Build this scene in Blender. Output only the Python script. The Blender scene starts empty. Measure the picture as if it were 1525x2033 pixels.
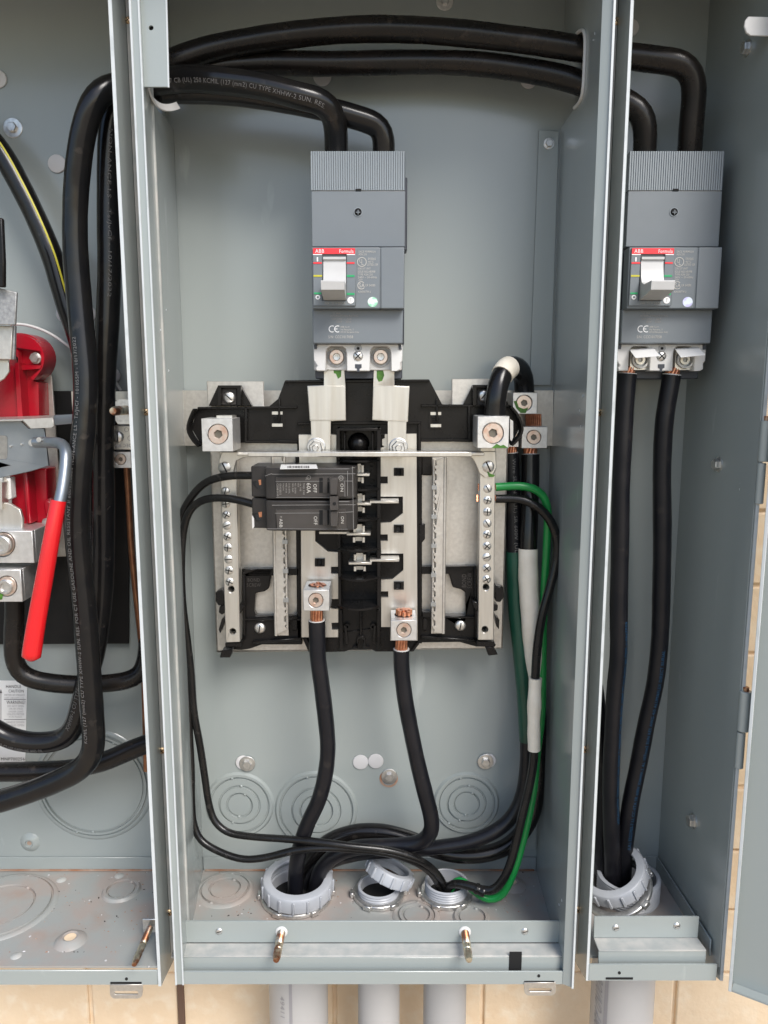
import bpy, bmesh, math, random
from mathutils import Vector, Matrix
from mathutils.geometry import tessellate_polygon
random.seed(7)
scene = bpy.context.scene
COL = scene.collection

# ---------------------------------------------------------------- camera
W, H, F = 1525.0, 2033.0, 1527.0
CAM = Vector((0.0, -0.635, 1.30))
TH = math.radians(8.95)
FW = Vector((0, math.cos(TH), -math.sin(TH)))
UP = Vector((0, math.sin(TH), math.cos(TH)))
cd = bpy.data.cameras.new('camera')
cam = bpy.data.objects.new('camera', cd)
COL.objects.link(cam)
cam.location = CAM
cam.rotation_euler = (math.pi / 2 - TH, 0, 0)
cd.sensor_fit = 'HORIZONTAL'
cd.sensor_width = 36.0
cd.lens = 36.0 * F / W
cd.clip_start = 0.01
cd.clip_end = 500
scene.camera = cam

# ---------------------------------------------------------------- light
SUN_DIR = Vector((0.42, -0.75, 0.82)).normalized()     # towards the sun: front, right, above
world = bpy.data.worlds.new('World')
scene.world = world
world.use_nodes = True
nt = world.node_tree
bg = nt.nodes['Background']
sky = nt.nodes.new('ShaderNodeTexSky')
sky.sky_type = 'NISHITA'
sky.sun_disc = False
sky.sun_elevation = math.asin(SUN_DIR.z)
sky.sun_rotation = math.atan2(SUN_DIR.x, SUN_DIR.y)
sky.air_density = 1.0
sky.dust_density = 1.6
sky.ozone_density = 1.0
nt.links.new(sky.outputs[0], bg.inputs[0])
bg.inputs[1].default_value = 0.10
sd = bpy.data.lights.new('sun', 'SUN')
sd.energy = 1.5
sd.angle = math.radians(26)
sd.color = (1.0, 0.97, 0.93)
sun = bpy.data.objects.new('sun', sd)
COL.objects.link(sun)
sun.rotation_euler = SUN_DIR.to_track_quat('Z', 'Y').to_euler()
sun.location = (1, -2, 3)
vs = scene.view_settings
vs.view_transform = 'Standard'
vs.look = 'None'
vs.gamma = 1.0
vs.exposure = 1.12
vs.use_curve_mapping = False

# ---------------------------------------------------------------- pixel -> place
def ray(px, py):
    return FW * F + Vector((1, 0, 0)) * (px - W / 2) + UP * (H / 2 - py)
def P(px, py, y):
    d = ray(px, py)
    return CAM + d * ((y - CAM.y) / d.y)
def PZ(px, py, z):
    d = ray(px, py)
    return CAM + d * ((z - CAM.z) / d.z)
def PN(px, py, a, n):
    d = ray(px, py)
    return CAM + d * ((a - CAM).dot(n) / d.dot(n))
def pxm(px, py, y):
    """metres per photo pixel at that place"""
    return (P(px + 1, py, y) - P(px, py, y)).x

# ---------------------------------------------------------------- materials
MATS = {}
def mk(name, c, rough=0.5, metal=0.0, c2=None, sc=30, bump=0.0, bsc=300, coat=0.0, thr=(0.35, 0.65), c3=None, sc3=8, thr3=(0.55, 0.7), spec=0.5, stretch=None, rvar=0.0, det=4, trans=0.0, wave=0.0, wsc=10):
    m = bpy.data.materials.new(name)
    m.use_nodes = True
    t = m.node_tree
    b = t.nodes['Principled BSDF']
    b.inputs['Roughness'].default_value = rough
    b.inputs['Metallic'].default_value = metal
    b.inputs['Specular IOR Level'].default_value = spec
    b.inputs['Coat Weight'].default_value = coat
    b.inputs['Coat Roughness'].default_value = 0.15
    if trans:
        b.inputs['Subsurface Weight'].default_value = trans
        b.inputs['Subsurface Radius'].default_value = (0.004, 0.004, 0.004)
    b.inputs['Base Color'].default_value = (*c, 1)
    co = t.nodes.new('ShaderNodeTexCoord')
    geo = t.nodes.new('ShaderNodeNewGeometry')
    src = geo.outputs['Position']
    if stretch:
        mp = t.nodes.new('ShaderNodeMapping')
        mp.inputs['Scale'].default_value = stretch
        t.links.new(src, mp.inputs[0])
        src = mp.outputs[0]
    def noise(scale, detail=4):
        n = t.nodes.new('ShaderNodeTexNoise')
        n.inputs['Scale'].default_value = scale
        n.inputs['Detail'].default_value = detail
        t.links.new(src, n.inputs['Vector'])
        return n.outputs[0]
    def ramp(o, lo, hi):
        r = t.nodes.new('ShaderNodeMapRange')
        r.inputs[1].default_value = lo
        r.inputs[2].default_value = hi
        t.links.new(o, r.inputs[0])
        return r.outputs[0]
    prev = None
    if c2:
        mx = t.nodes.new('ShaderNodeMix')
        mx.data_type = 'RGBA'
        mx.inputs[6].default_value = (*c, 1)
        mx.inputs[7].default_value = (*c2, 1)
        t.links.new(ramp(noise(sc, det), *thr), mx.inputs[0])
        prev = mx.outputs[2]
    if c3:
        mx = t.nodes.new('ShaderNodeMix')
        mx.data_type = 'RGBA'
        if prev:
            t.links.new(prev, mx.inputs[6])
        else:
            mx.inputs[6].default_value = (*c, 1)
        mx.inputs[7].default_value = (*c3, 1)
        t.links.new(ramp(noise(sc3, 6), *thr3), mx.inputs[0])
        prev = mx.outputs[2]
    if prev:
        t.links.new(prev, b.inputs['Base Color'])
    if rvar:
        r = t.nodes.new('ShaderNodeMapRange')
        r.inputs[3].default_value = max(0.02, rough - rvar)
        r.inputs[4].default_value = min(1, rough + rvar)
        t.links.new(noise(sc * 1.7, 5), r.inputs[0])
        t.links.new(r.outputs[0], b.inputs['Roughness'])
    if bump:
        bp = t.nodes.new('ShaderNodeBump')
        bp.inputs['Strength'].default_value = bump
        bp.inputs['Distance'].default_value = 0.001
        t.links.new(noise(bsc, 3), bp.inputs['Height'])
        t.links.new(bp.outputs[0], b.inputs['Normal'])
        if wave:
            b2 = t.nodes.new('ShaderNodeBump')
            b2.inputs['Strength'].default_value = wave
            b2.inputs['Distance'].default_value = 0.002
            t.links.new(noise(wsc, 1), b2.inputs['Height'])
            t.links.new(b2.outputs[0], bp.inputs['Normal'])
    MATS[name] = m
    return m

PG = (0.309, 0.339, 0.326)
mk('paint', PG, 0.24, c2=(0.288, 0.319, 0.313), sc=14, thr=(0.3, 0.75), det=6, bump=0.03, bsc=650, coat=0.35, stretch=(1, 1, 0.25), wave=0.9, wsc=9, rvar=0.05, c3=(0.365, 0.395, 0.385), sc3=48, thr3=(0.67, 0.74))
mk('paint_edge', (0.54, 0.57, 0.575), 0.3, c2=(0.42, 0.45, 0.45), sc=60, thr=(0.55, 0.75))
mk('paint_dusty', (0.36, 0.375, 0.36), 0.5, c2=(0.47, 0.46, 0.43), sc=90, bump=0.05, bsc=900, rvar=0.1)
mk('paint_floor', (0.315, 0.325, 0.31), 0.42, c2=(0.35, 0.305, 0.275), sc=34, thr=(0.42, 0.60), det=7, c3=(0.33, 0.22, 0.165), sc3=19, thr3=(0.58, 0.80), bump=0.06, bsc=500, rvar=0.12)
mk('rust_edge', (0.30, 0.14, 0.075), 0.75, c2=(0.36, 0.27, 0.21), sc=70, bump=0.2)
mk('galv', (0.56, 0.53, 0.485), 0.40, metal=0.8, c2=(0.64, 0.61, 0.56), sc=330, bump=0.03, bsc=700, rvar=0.10, c3=(0.47, 0.42, 0.36), sc3=18, thr3=(0.55, 0.85))
mk('galv_rough', (0.30, 0.30, 0.30), 0.55, metal=0.7, c2=(0.42, 0.42, 0.41), sc=400, bump=0.2, bsc=900)
mk('tin', (0.70, 0.675, 0.62), 0.33, metal=0.85, c2=(0.615, 0.585, 0.53), sc=260, bump=0.05, bsc=500, rvar=0.10, stretch=(1, 1, 0.06), c3=(0.56, 0.50, 0.41), sc3=40, thr3=(0.62, 0.85))
mk('alu', (0.74, 0.73, 0.71), 0.38, metal=0.8, c2=(0.64, 0.63, 0.61), sc=240, bump=0.08, bsc=900, rvar=0.1)
mk('zinc', (0.72, 0.705, 0.67), 0.34, metal=0.9, c2=(0.56, 0.55, 0.53), sc=400)
mk('socket', (0.17, 0.155, 0.125), 0.45, metal=0.6)  # screw sockets darkened: the shade of the recess is put into the colour
mk('zinc_dark', (0.42, 0.43, 0.43), 0.4, metal=0.9)
mk('steel_blue', (0.25, 0.28, 0.31), 0.32, metal=0.75, c2=(0.32, 0.345, 0.365), sc=40, rvar=0.08)
mk('brass', (0.66, 0.50, 0.30), 0.33, metal=0.9, c2=(0.45, 0.25, 0.14), sc=180)
mk('stud', (0.66, 0.60, 0.46), 0.35, metal=0.9, c2=(0.30, 0.13, 0.07), sc=90, thr=(0.45, 0.6))
mk('copper', (0.72, 0.34, 0.20), 0.32, metal=0.92, c2=(0.50, 0.20, 0.11), sc=300)
mk('copper_brown', (0.36, 0.17, 0.09), 0.40, metal=0.8, c2=(0.26, 0.11, 0.06), sc=120)
mk('screw_pink', (0.72, 0.60, 0.52), 0.34, metal=0.85, c2=(0.62, 0.40, 0.30), sc=220, thr=(0.5, 0.75))
mk('black', (0.0060, 0.0055, 0.0053), 0.25, c2=(0.010, 0.009, 0.0085), sc=40, bump=0.03, bsc=600, rvar=0.08, spec=0.26)
mk('black_matte', (0.010, 0.0095, 0.0095), 0.5, c2=(0.013, 0.012, 0.0115), sc=60, spec=0.25)
mk('hole', (0.006, 0.006, 0.006), 0.9)
mk('brk_dark', (0.026, 0.0235, 0.022), 0.38, c2=(0.034, 0.031, 0.029), sc=80, bump=0.04, bsc=1500, spec=0.35)
mk('brk_mid', (0.048, 0.042, 0.038), 0.46, c2=(0.056, 0.050, 0.045), sc=90, bump=0.05, bsc=1500, spec=0.35)
mk('brk_line', (0.30, 0.29, 0.28), 0.5)
mk('cable', (0.0055, 0.0053, 0.0060), 0.21, c2=(0.010, 0.009, 0.0085), sc=55, bump=0.05, bsc=220, rvar=0.06, c3=(0.040, 0.034, 0.030), sc3=95, thr3=(0.63, 0.80), spec=0.42)
mk('cable_dusty', (0.0075, 0.007, 0.0066), 0.28, c2=(0.013, 0.0100, 0.0085), sc=45, bump=0.06, bsc=220, rvar=0.08, c3=(0.055, 0.044, 0.036), sc3=80, thr3=(0.62, 0.80), spec=0.34)
mk('cable_blue', (0.0052, 0.0055, 0.0080), 0.32, c2=(0.010, 0.0095, 0.0115), sc=50, bump=0.05, bsc=250, rvar=0.06, c3=(0.034, 0.029, 0.026), sc3=80, thr3=(0.62, 0.80), spec=0.34)
mk('wire', (0.006, 0.0058, 0.006), 0.22, c2=(0.012, 0.0115, 0.011), sc=60, bump=0.04, bsc=300, spec=0.36, c3=(0.04, 0.036, 0.033), sc3=140, thr3=(0.62, 0.78))
mk('yellow', (0.50, 0.45, 0.03), 0.4)
mk('green', (0.012, 0.26, 0.055), 0.30, c2=(0.010, 0.21, 0.045), sc=40)
mk('green_tape', (0.006, 0.055, 0.032), 0.36, c2=(0.008, 0.075, 0.045), sc=40, bump=0.1, bsc=150)
mk('green_mark', (0.07, 0.20, 0.02), 0.5, c2=(0.04, 0.13, 0.01), sc=300)
mk('white_tape', (0.82, 0.76, 0.645), 0.42, c2=(0.74, 0.675, 0.555), sc=70, bump=0.4, bsc=130)
mk('white', (0.64, 0.635, 0.615), 0.42, c2=(0.60, 0.59, 0.57), sc=60)
mk('plug', (0.60, 0.59, 0.59), 0.5, c2=(0.56, 0.55, 0.545), sc=80)
mk('toggle_white', (0.50, 0.50, 0.49), 0.40, c2=(0.47, 0.465, 0.455), sc=60)
mk('paper', (0.66, 0.655, 0.64), 0.7)
mk('red', (0.36, 0.003, 0.014), 0.27, c2=(0.30, 0.003, 0.012), sc=30, coat=0.1, c3=(0.30, 0.02, 0.025), sc3=50, thr3=(0.6, 0.85))
mk('red_grip', (0.66, 0.008, 0.012), 0.24, c2=(0.58, 0.008, 0.012), sc=30, coat=0.3, bump=0.05, bsc=90)
mk('red_print', (0.74, 0.03, 0.04), 0.4)
mk('grey', (0.152, 0.171, 0.185), 0.42, c2=(0.160, 0.180, 0.195), sc=40, bump=0.05, bsc=1800)
mk('grey_cover', (0.235, 0.265, 0.285), 0.40, c2=(0.25, 0.28, 0.30), sc=40, bump=0.04, bsc=1500)
mk('grey_deep', (0.045, 0.05, 0.062), 0.45)
mk('pvc', (0.37, 0.385, 0.41), 0.36, c2=(0.41, 0.425, 0.445), sc=40, bump=0.05, bsc=500)
mk('pvc_pipe', (0.41, 0.405, 0.40), 0.45, c2=(0.45, 0.44, 0.43), sc=14, rvar=0.08)
mk('wall_paint', (0.80, 0.635, 0.445), 0.78, c2=(0.76, 0.585, 0.395), sc=26, det=7, bump=0.55, bsc=170, c3=(0.82, 0.69, 0.52), sc3=70, thr3=(0.50, 0.75), wave=0.6, wsc=40)
mk('caulk', (0.13, 0.075, 0.05), 0.8)
mk('concrete', (0.40, 0.34, 0.255), 0.85, c2=(0.34, 0.285, 0.215), sc=3, bump=0.2, bsc=60)
mk('roofing', (0.20, 0.175, 0.13), 0.8, c2=(0.16, 0.14, 0.11), sc=4)
mk('txt_white', (0.80, 0.80, 0.80), 0.5)
mk('txt_pale', (0.50, 0.48, 0.44), 0.5)
mk('txt_dim', (0.30, 0.285, 0.26), 0.5)
mk('txt_cable', (0.155, 0.15, 0.148), 0.5)
mk('txt_faint', (0.085, 0.082, 0.08), 0.5)
mk('txt_black', (0.035, 0.03, 0.035), 0.6)
mk('txt_blue', (0.016, 0.075, 0.16), 0.5)
mk('txt_green', (0.02, 0.33, 0.12), 0.5)
mk('txt_grey', (0.30, 0.29, 0.30), 0.6)
mk('holo', (0.30, 0.62, 0.42), 0.25, metal=0.4, c2=(0.72, 0.80, 0.75), sc=300, thr=(0.45, 0.55))
mk('holo_lilac', (0.48, 0.46, 0.72), 0.25, metal=0.4, c2=(0.62, 0.68, 0.80), sc=260, thr=(0.45, 0.55))

# ---------------------------------------------------------------- mesh builder
def circ(px, py, r, n=24, ry=None, a0=0.0):
    ry = r if ry is None else ry
    return [(px + r * math.cos(a0 + 2 * math.pi * i / n), py + ry * math.sin(a0 + 2 * math.pi * i / n)) for i in range(n)]
def rrect(x0, y0, x1, y1, r, n=4):
    out = []
    for cx, cy, a in ((x1 - r, y0 + r, -90), (x1 - r, y1 - r, 0), (x0 + r, y1 - r, 90), (x0 + r, y0 + r, 180)):
        for i in range(n + 1):
            t = math.radians(a + 90 * i / n)
            out.append((cx + r * math.cos(t), cy + r * math.sin(t)))
    return out

class MB:
    def __init__(s, mat=None):
        s.v = []; s.f = []; s.m = []; s.mats = []; s.cur = 0
        if mat: s.use(mat)
    def use(s, mat):
        if mat not in s.mats: s.mats.append(mat)
        s.cur = s.mats.index(mat)
        return s
    def add(s, vs_, fs):
        o = len(s.v)
        s.v += [Vector(v) for v in vs_]
        for f in fs:
            s.f.append([i + o for i in f]); s.m.append(s.cur)
        return s
    def box(s, x0, x1, y0, y1, z0, z1):
        return s.add([(x, y, z) for x in (x0, x1) for y in (y0, y1) for z in (z0, z1)],
                     [(0, 1, 3, 2), (4, 6, 7, 5), (0, 4, 5, 1), (2, 3, 7, 6), (0, 2, 6, 4), (1, 5, 7, 3)])
    def bpx(s, x0, y0, x1, y1, yf, yb):
        ym, xm = (y0 + y1) / 2, (x0 + x1) / 2
        return s.box(P(x0, ym, yf).x, P(x1, ym, yf).x, yf, yb, P(xm, y1, yf).z, P(xm, y0, yf).z)
    def slabw(s, pts, d, holes=()):
        loops = [list(pts)] + [list(h) for h in holes]
        tri = tessellate_polygon(loops)
        flat = [p for l in loops for p in l]
        n = len(flat)
        fs = [tuple(t) for t in tri] + [tuple(i + n for i in reversed(t)) for t in tri]
        o = 0
        for l in loops:
            k = len(l)
            for i in range(k):
                j = (i + 1) % k
                fs.append((o + i, o + j, o + j + n, o + i + n))
            o += k
        return s.add(flat + [p + d for p in flat], fs)
    def slab(s, poly, yf, th, holes=()):
        return s.slabw([P(x, y, yf) for x, y in poly], Vector((0, th, 0)), [[P(x, y, yf) for x, y in h] for h in holes])
    def cyl(s, p, q, r, n=20, r2=None):
        p, q = Vector(p), Vector(q)
        ax = (q - p).normalized()
        u = ax.orthogonal().normalized(); w = ax.cross(u)
        r2 = r if r2 is None else r2
        vs_ = []
        for c, rr in ((p, r), (q, r2)):
            for i in range(n):
                a = 2 * math.pi * i / n
                vs_.append(c + u * (rr * math.cos(a)) + w * (rr * math.sin(a)))
        fs = [(i, (i + 1) % n, n + (i + 1) % n, n + i) for i in range(n)]
        fs += [tuple(range(n - 1, -1, -1)), tuple(range(n, 2 * n))]
        return s.add(vs_, fs)
    def lathe(s, prof, o, ax, n=32, ref=None):
        o = Vector(o); ax = Vector(ax).normalized()
        u = ref if ref else ax.orthogonal().normalized()
        w = ax.cross(u)
        vs_ = []; fs = []
        k = len(prof)
        for r, h in prof:
            r = max(r, 1e-6)
            for i in range(n):
                a = 2 * math.pi * i / n
                vs_.append(o + ax * h + u * (r * math.cos(a)) + w * (r * math.sin(a)))
        for j in range(k - 1):
            for i in range(n):
                i2 = (i + 1) % n
                fs.append((j * n + i, j * n + i2, (j + 1) * n + i2, (j + 1) * n + i))
        return s.add(vs_, fs)
    def build(s, name, parent=None, bev=0.0, ang=32, seg=2):
        me = bpy.data.meshes.new(name)
        c = Vector((0, 0, 0))
        if s.v:
            lo = Vector([min(v[i] for v in s.v) for i in range(3)])
            hi = Vector([max(v[i] for v in s.v) for i in range(3)])
            c = (lo + hi) / 2
            c.z = lo.z
        me.from_pydata([v - c for v in s.v], [], s.f)
        for m in s.mats: me.materials.append(MATS[m])
        me.polygons.foreach_set('material_index', s.m)
        bm = bmesh.new(); bm.from_mesh(me)
        bmesh.ops.recalc_face_normals(bm, faces=bm.faces)
        bm.to_mesh(me); bm.free()
        me.polygons.foreach_set('use_smooth', [True] * len(me.polygons))
        me.set_sharp_from_angle(angle=math.radians(ang))
        o = bpy.data.objects.new(name, me)
        COL.objects.link(o)
        o['wl'] = c
        if parent is not None:
            o.parent = parent
            o.location = c - Vector(parent['wl'])
        else:
            o.location = c
        if bev:
            b = o.modifiers.new('bevel', 'BEVEL')
            b.width = bev; b.segments = seg; b.limit_method = 'ANGLE'; b.angle_limit = math.radians(40)
            b.harden_normals = False
        return o

def tag(o, label, cat, group=None):
    o['label'] = label; o['category'] = cat
    if group: o['group'] = group
    return o
def thing(name, label, cat, loc, group=None):
    o = bpy.data.objects.new(name, None)
    o.empty_display_size = 0.02
    COL.objects.link(o)
    o.location = loc; o['wl'] = Vector(loc)
    return tag(o, label, cat, group)
def struct(o):
    o['kind'] = 'structure'; return o
def copy_tree(o, parent=None, off=Vector((0, 0, 0)), skip=()):
    c = o.copy(); COL.objects.link(c); c.parent = parent
    c['wl'] = Vector(o['wl']) + off
    if parent is None: c.location = o.location + off
    for ch in list(o.children):
        if ch.name.split('.')[0] not in skip: copy_tree(ch, c, off, skip)
    return c

# ---------------------------------------------------------------- lettering
_tc = {}
def tmesh(sx):
    if sx not in _tc:
        cu = bpy.data.curves.new('t', 'FONT')
        cu.body = sx; cu.size = 1.0; cu.resolution_u = 2; cu.space_character = 1.08
        ob = bpy.data.objects.new('t', cu)
        COL.objects.link(ob)
        dg = bpy.context.evaluated_depsgraph_get()
        me = bpy.data.meshes.new_from_object(ob.evaluated_get(dg))
        vs_ = [(v.co.x, v.co.y) for v in me.vertices]
        fs = [tuple(p.vertices) for p in me.polygons]
        bpy.data.objects.remove(ob); bpy.data.curves.remove(cu); bpy.data.meshes.remove(me)
        x0 = min(v[0] for v in vs_); x1 = max(v[0] for v in vs_)
        y0 = min(v[1] for v in vs_); y1 = max(v[1] for v in vs_)
        _tc[sx] = ([((x - x0) / (x1 - x0), (y - y0) / (y1 - y0)) for x, y in vs_], fs)
    return _tc[sx]
def ptext(mb, sx, x0, y0, x1, y1, y, rot=0, shear=0.0):
    """fill the photo box x0,y0..x1,y1 on the plane y with lettering; rot 90 reads downwards, -90 upwards"""
    vs_, fs = tmesh(sx)
    out = []
    for u, v in vs_:
        if rot == 0: p = (x0 + (x1 - x0) * (u + shear * v), y1 + (y0 - y1) * v)
        elif rot == 90: p = (x0 + (x1 - x0) * v, y0 + (y1 - y0) * (u + shear * v))
        elif rot == -90: p = (x1 + (x0 - x1) * v, y1 + (y0 - y1) * u)
        else: p = (x1 + (x0 - x1) * u, y0 + (y1 - y0) * v)
        out.append(P(p[0], p[1], y))
    return mb.add(out, fs)
def letters(parent, mat, items, y, name='lettering'):
    mb = MB(mat)
    for it in items: ptext(mb, *it[:5], y, *it[5:])
    return mb.build(name, parent)

# ---------------------------------------------------------------- cables
def spline(pts, step=0.004):
    n = len(pts)
    q = [pts[0] * 2 - pts[1]] + list(pts) + [pts[-1] * 2 - pts[-2]]
    out = []
    for i in range(1, n):
        p0, p1, p2, p3 = q[i - 1], q[i], q[i + 1], q[i + 2]
        t0 = 0.0
        t1 = t0 + max((p1 - p0).length, 1e-6) ** 0.5
        t2 = t1 + max((p2 - p1).length, 1e-6) ** 0.5
        t3 = t2 + max((p3 - p2).length, 1e-6) ** 0.5
        k = max(2, int((p2 - p1).length / step))
        for j in range(k):
            t = t1 + (t2 - t1) * j / k
            a1 = p0 * ((t1 - t) / (t1 - t0)) + p1 * ((t - t0) / (t1 - t0))
            a2 = p1 * ((t2 - t) / (t2 - t1)) + p2 * ((t - t1) / (t2 - t1))
            a3 = p2 * ((t3 - t) / (t3 - t2)) + p3 * ((t - t2) / (t3 - t2))
            b1 = a1 * ((t2 - t) / (t2 - t0)) + a2 * ((t - t0) / (t2 - t0))
            b2 = a2 * ((t3 - t) / (t3 - t1)) + a3 * ((t - t1) / (t3 - t1))
            out.append(b1 * ((t2 - t) / (t2 - t1)) + b2 * ((t - t1) / (t2 - t1)))
    out.append(pts[-1])
    for _ in range(2):
        out = [out[0]] + [(out[i - 1] + out[i] * 2 + out[i + 1]) / 4 for i in range(1, len(out) - 1)] + [out[-1]]
    return out
def tangents(path):
    n = len(path)
    return [(path[min(i + 1, n - 1)] - path[max(i - 1, 0)]).normalized() for i in range(n)]
def tube(mb, path, r, n=18, rf=None):
    tg = tangents(path)
    u = tg[0].orthogonal().normalized()
    vs_ = []; fs = []
    for i, p in enumerate(path):
        u = (u - tg[i] * u.dot(tg[i])).normalized()
        w = tg[i].cross(u)
        rr = r if rf is None else r * rf(i)
        for k in range(n):
            a = 2 * math.pi * k / n
            vs_.append(p + u * (rr * math.cos(a)) + w * (rr * math.sin(a)))
    m = len(path)
    for i in range(m - 1):
        for k in range(n):
            k2 = (k + 1) % n
            fs.append((i * n + k, i * n + k2, (i + 1) * n + k2, (i + 1) * n + k))
    fs.append(tuple(range(n - 1, -1, -1)))
    fs.append(tuple(range((m - 1) * n, m * n)))
    return mb.add(vs_, fs)
class Cable:
    def __init__(s, name, label, cat, pts, r, mat, group=None, n=18):
        s.path = spline([P(*p) for p in pts])
        ph = [random.random() * 6.3 for _ in range(6)]; am = r * .035
        m = len(s.path)
        s.path = [p + Vector((math.sin(i * .11 + ph[0]) + .6 * math.sin(i * .23 + ph[1]), math.sin(i * .09 + ph[2]), math.sin(i * .13 + ph[3]) + .6 * math.sin(i * .21 + ph[4]))) * (am * min(1, i / 8, (m - 1 - i) / 8)) for i, p in enumerate(s.path)]
        s.r = r; s.tg = tangents(s.path)
        mb = MB(mat)
        ph = random.random() * 9
        tube(mb, s.path, r, n, lambda i: 1 + 0.014 * math.sin(i * 0.13 + ph) + 0.012 * math.sin(i * 0.41 + ph) + 0.006 * math.sin(i * 1.3 + ph))
        s.ob = mb.build(name, None, ang=60)
        tag(s.ob, label, cat, group)
    def near(s, px, py):
        best = (1e9, 0)
        for i, p in enumerate(s.path):
            q = P(px, py, p.y)
            d = (q - p).length
            if d < best[0]: best = (d, i)
        return best[1]
    def sleeve(s, a, b, mat, name='tape', extra=0.0006, wob=0.03):
        i, j = sorted((s.near(*a), s.near(*b)))
        seg = s.path[i:j + 1]
        mb = MB(mat)
        ph = random.random() * 6
        tube(mb, seg, s.r + extra, 20, lambda k: 1 + wob * math.sin(k * 0.9 + ph) * math.sin(k * 0.31))
        return mb.build(name, s.ob, ang=60)
    def stripe(s, a, b, mat, ang, w, name='stripe'):
        i, j = sorted((s.near(*a), s.near(*b)))
        vs_ = []; fs = []
        for k in range(i, j + 1):
            t = s.tg[k]
            nn = Vector((0, -1, 0)); nn = (nn - t * nn.dot(t)).normalized(); u = nn.cross(t)
            for aa in (ang - w, ang, ang + w):
                vs_.append(s.path[k] + (nn * math.cos(aa) + u * math.sin(aa)) * (s.r * 1.03))
        for k in range(j - i):
            fs += [(3 * k, 3 * k + 1, 3 * k + 4, 3 * k + 3), (3 * k + 1, 3 * k + 2, 3 * k + 5, 3 * k + 4)]
        return MB(mat).add(vs_, fs).build(name, s.ob)
    def text(s, sx, a, b, h, mat, ang=0.0):
        i, j = s.near(*a), s.near(*b)
        idx = list(range(i, j + 1)) if j > i else list(range(i, j - 1, -1))
        sg = 1 if j > i else -1
        L = [0.0]
        for k in range(1, len(idx)): L.append(L[-1] + (s.path[idx[k]] - s.path[idx[k - 1]]).length)
        tot = L[-1]
        vs_, fs = tmesh(sx)
        out = []
        for u, v in vs_:
            d = u * tot
            k = 0
            while k < len(L) - 2 and L[k + 1] < d: k += 1
            f = (d - L[k]) / max(L[k + 1] - L[k], 1e-9)
            c = s.path[idx[k]].lerp(s.path[idx[k + 1]], f)
            t = s.tg[idx[k]].lerp(s.tg[idx[k + 1]], f).normalized() * sg
            nn = Vector((0, -1, 0)); nn = (nn - t * nn.dot(t)).normalized(); up = nn.cross(t)
            aa = ang + (v - 0.5) * h / s.r
            out.append(c + (nn * math.cos(aa) + up * math.sin(aa)) * (s.r * 1.025 + 0.0002))
        return MB(mat).add(out, fs).build('lettering', s.ob)
    def strands(s, end, length, n=9, mat='copper', taper=0.8):
        """bare copper strands sticking out of one end (0 start, -1 end)"""
        p = s.path[end]; t = s.tg[end] * (-1 if end == 0 else 1)
        u = t.orthogonal().normalized(); w = t.cross(u)
        ring = MB('white')
        ring.lathe([(s.r * 0.6, 0.0005), (s.r * 0.98, 0.0005), (s.r * 1.0, -0.0003)], p, t, 20)
        ring.build('insulation_edge', s.ob)
        rs = s.r * taper * 0.30
        for k in range(n):
            a = 2 * math.pi * k / n
            pts = []
            for q in range(5):
                aa = a + 0.5 * q / 4
                pts.append(p + t * (length * q / 4 - 0.001) + (u * math.cos(aa) + w * math.sin(aa)) * (s.r * taper - rs))
            tube(MBS := MB(mat), pts, rs, 8)
            MBS.build('strand', s.ob, ang=60)

# ---------------------------------------------------------------- fasteners
def pan_screw(parent, px, py, y, r, mat='zinc', kind='slot', ang=0.6, name='screw', hole=True):
    """round head facing the room; r in photo pixels"""
    o = P(px, py, y); R = r * pxm(px, py, y)
    mb = MB(mat)
    mb.lathe([(0, R * .42), (R * .55, R * .40), (R * .85, R * .28), (R, R * .08), (R, -R * .1)], o, (0, -1, 0), 20)
    mb.use('hole')
    c, s_ = math.cos(ang), math.sin(ang)
    def bar(a, L, wd):
        ca, sa = math.cos(a), math.sin(a)
        q = [Vector((ca * u - sa * v, 0, sa * u + ca * v)) for u, v in ((-L, -wd), (L, -wd), (L, wd), (-L, wd))]
        mb.slabw([o + p_ + Vector((0, -R * .445, 0)) for p_ in q], Vector((0, R * .1, 0)))
    if kind in ('slot', 'cross'): bar(ang, R * .72, R * .10)
    if kind == 'cross': bar(ang + math.pi / 2, R * .72, R * .10)
    return mb.build(name, parent)
def hex_bolt(parent, px, py, y, r, washer=1.7, mat='zinc', axis=(0, -1, 0), o=None, name='bolt', ref=0.3):
    o = P(px, py, y) if o is None else Vector(o)
    R = r * pxm(px, py, y)
    ax = Vector(axis).normalized()
    u = ax.orthogonal().normalized(); w = ax.cross(u)
    u2 = u * math.cos(ref) + w * math.sin(ref)
    mb = MB(mat)
    mb.lathe([(0.3 * R, 0), (R * washer, 0), (R * washer, R * .16), (R * washer * .96, R * .2), (R * .3, R * .22)], o, ax, 28)
    mb.lathe([(R, R * .2), (R, R * .78), (R * .86, R * .92), (0, R * .92)], o, ax, 6, u2)
    return mb.build(name, parent, ang=25)
def lug_screw(parent, px, py, y, r, mat='screw_pink', name='set_screw', dep=0.002):
    """round set screw with a hexagon socket, sunk in a hole of radius r (photo px)"""
    mb = MB(mat)
    mb.slab(circ(px, py, r * .92, 28), y + dep * .25, dep * 2, [circ(px, py, r * .43, 6, a0=.3)])
    mb.use('socket').slab(circ(px, py, r * .5, 12), y + dep * 1.2, dep * .5)
    return mb.build(name, parent, bev=0.0002, seg=1)
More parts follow.
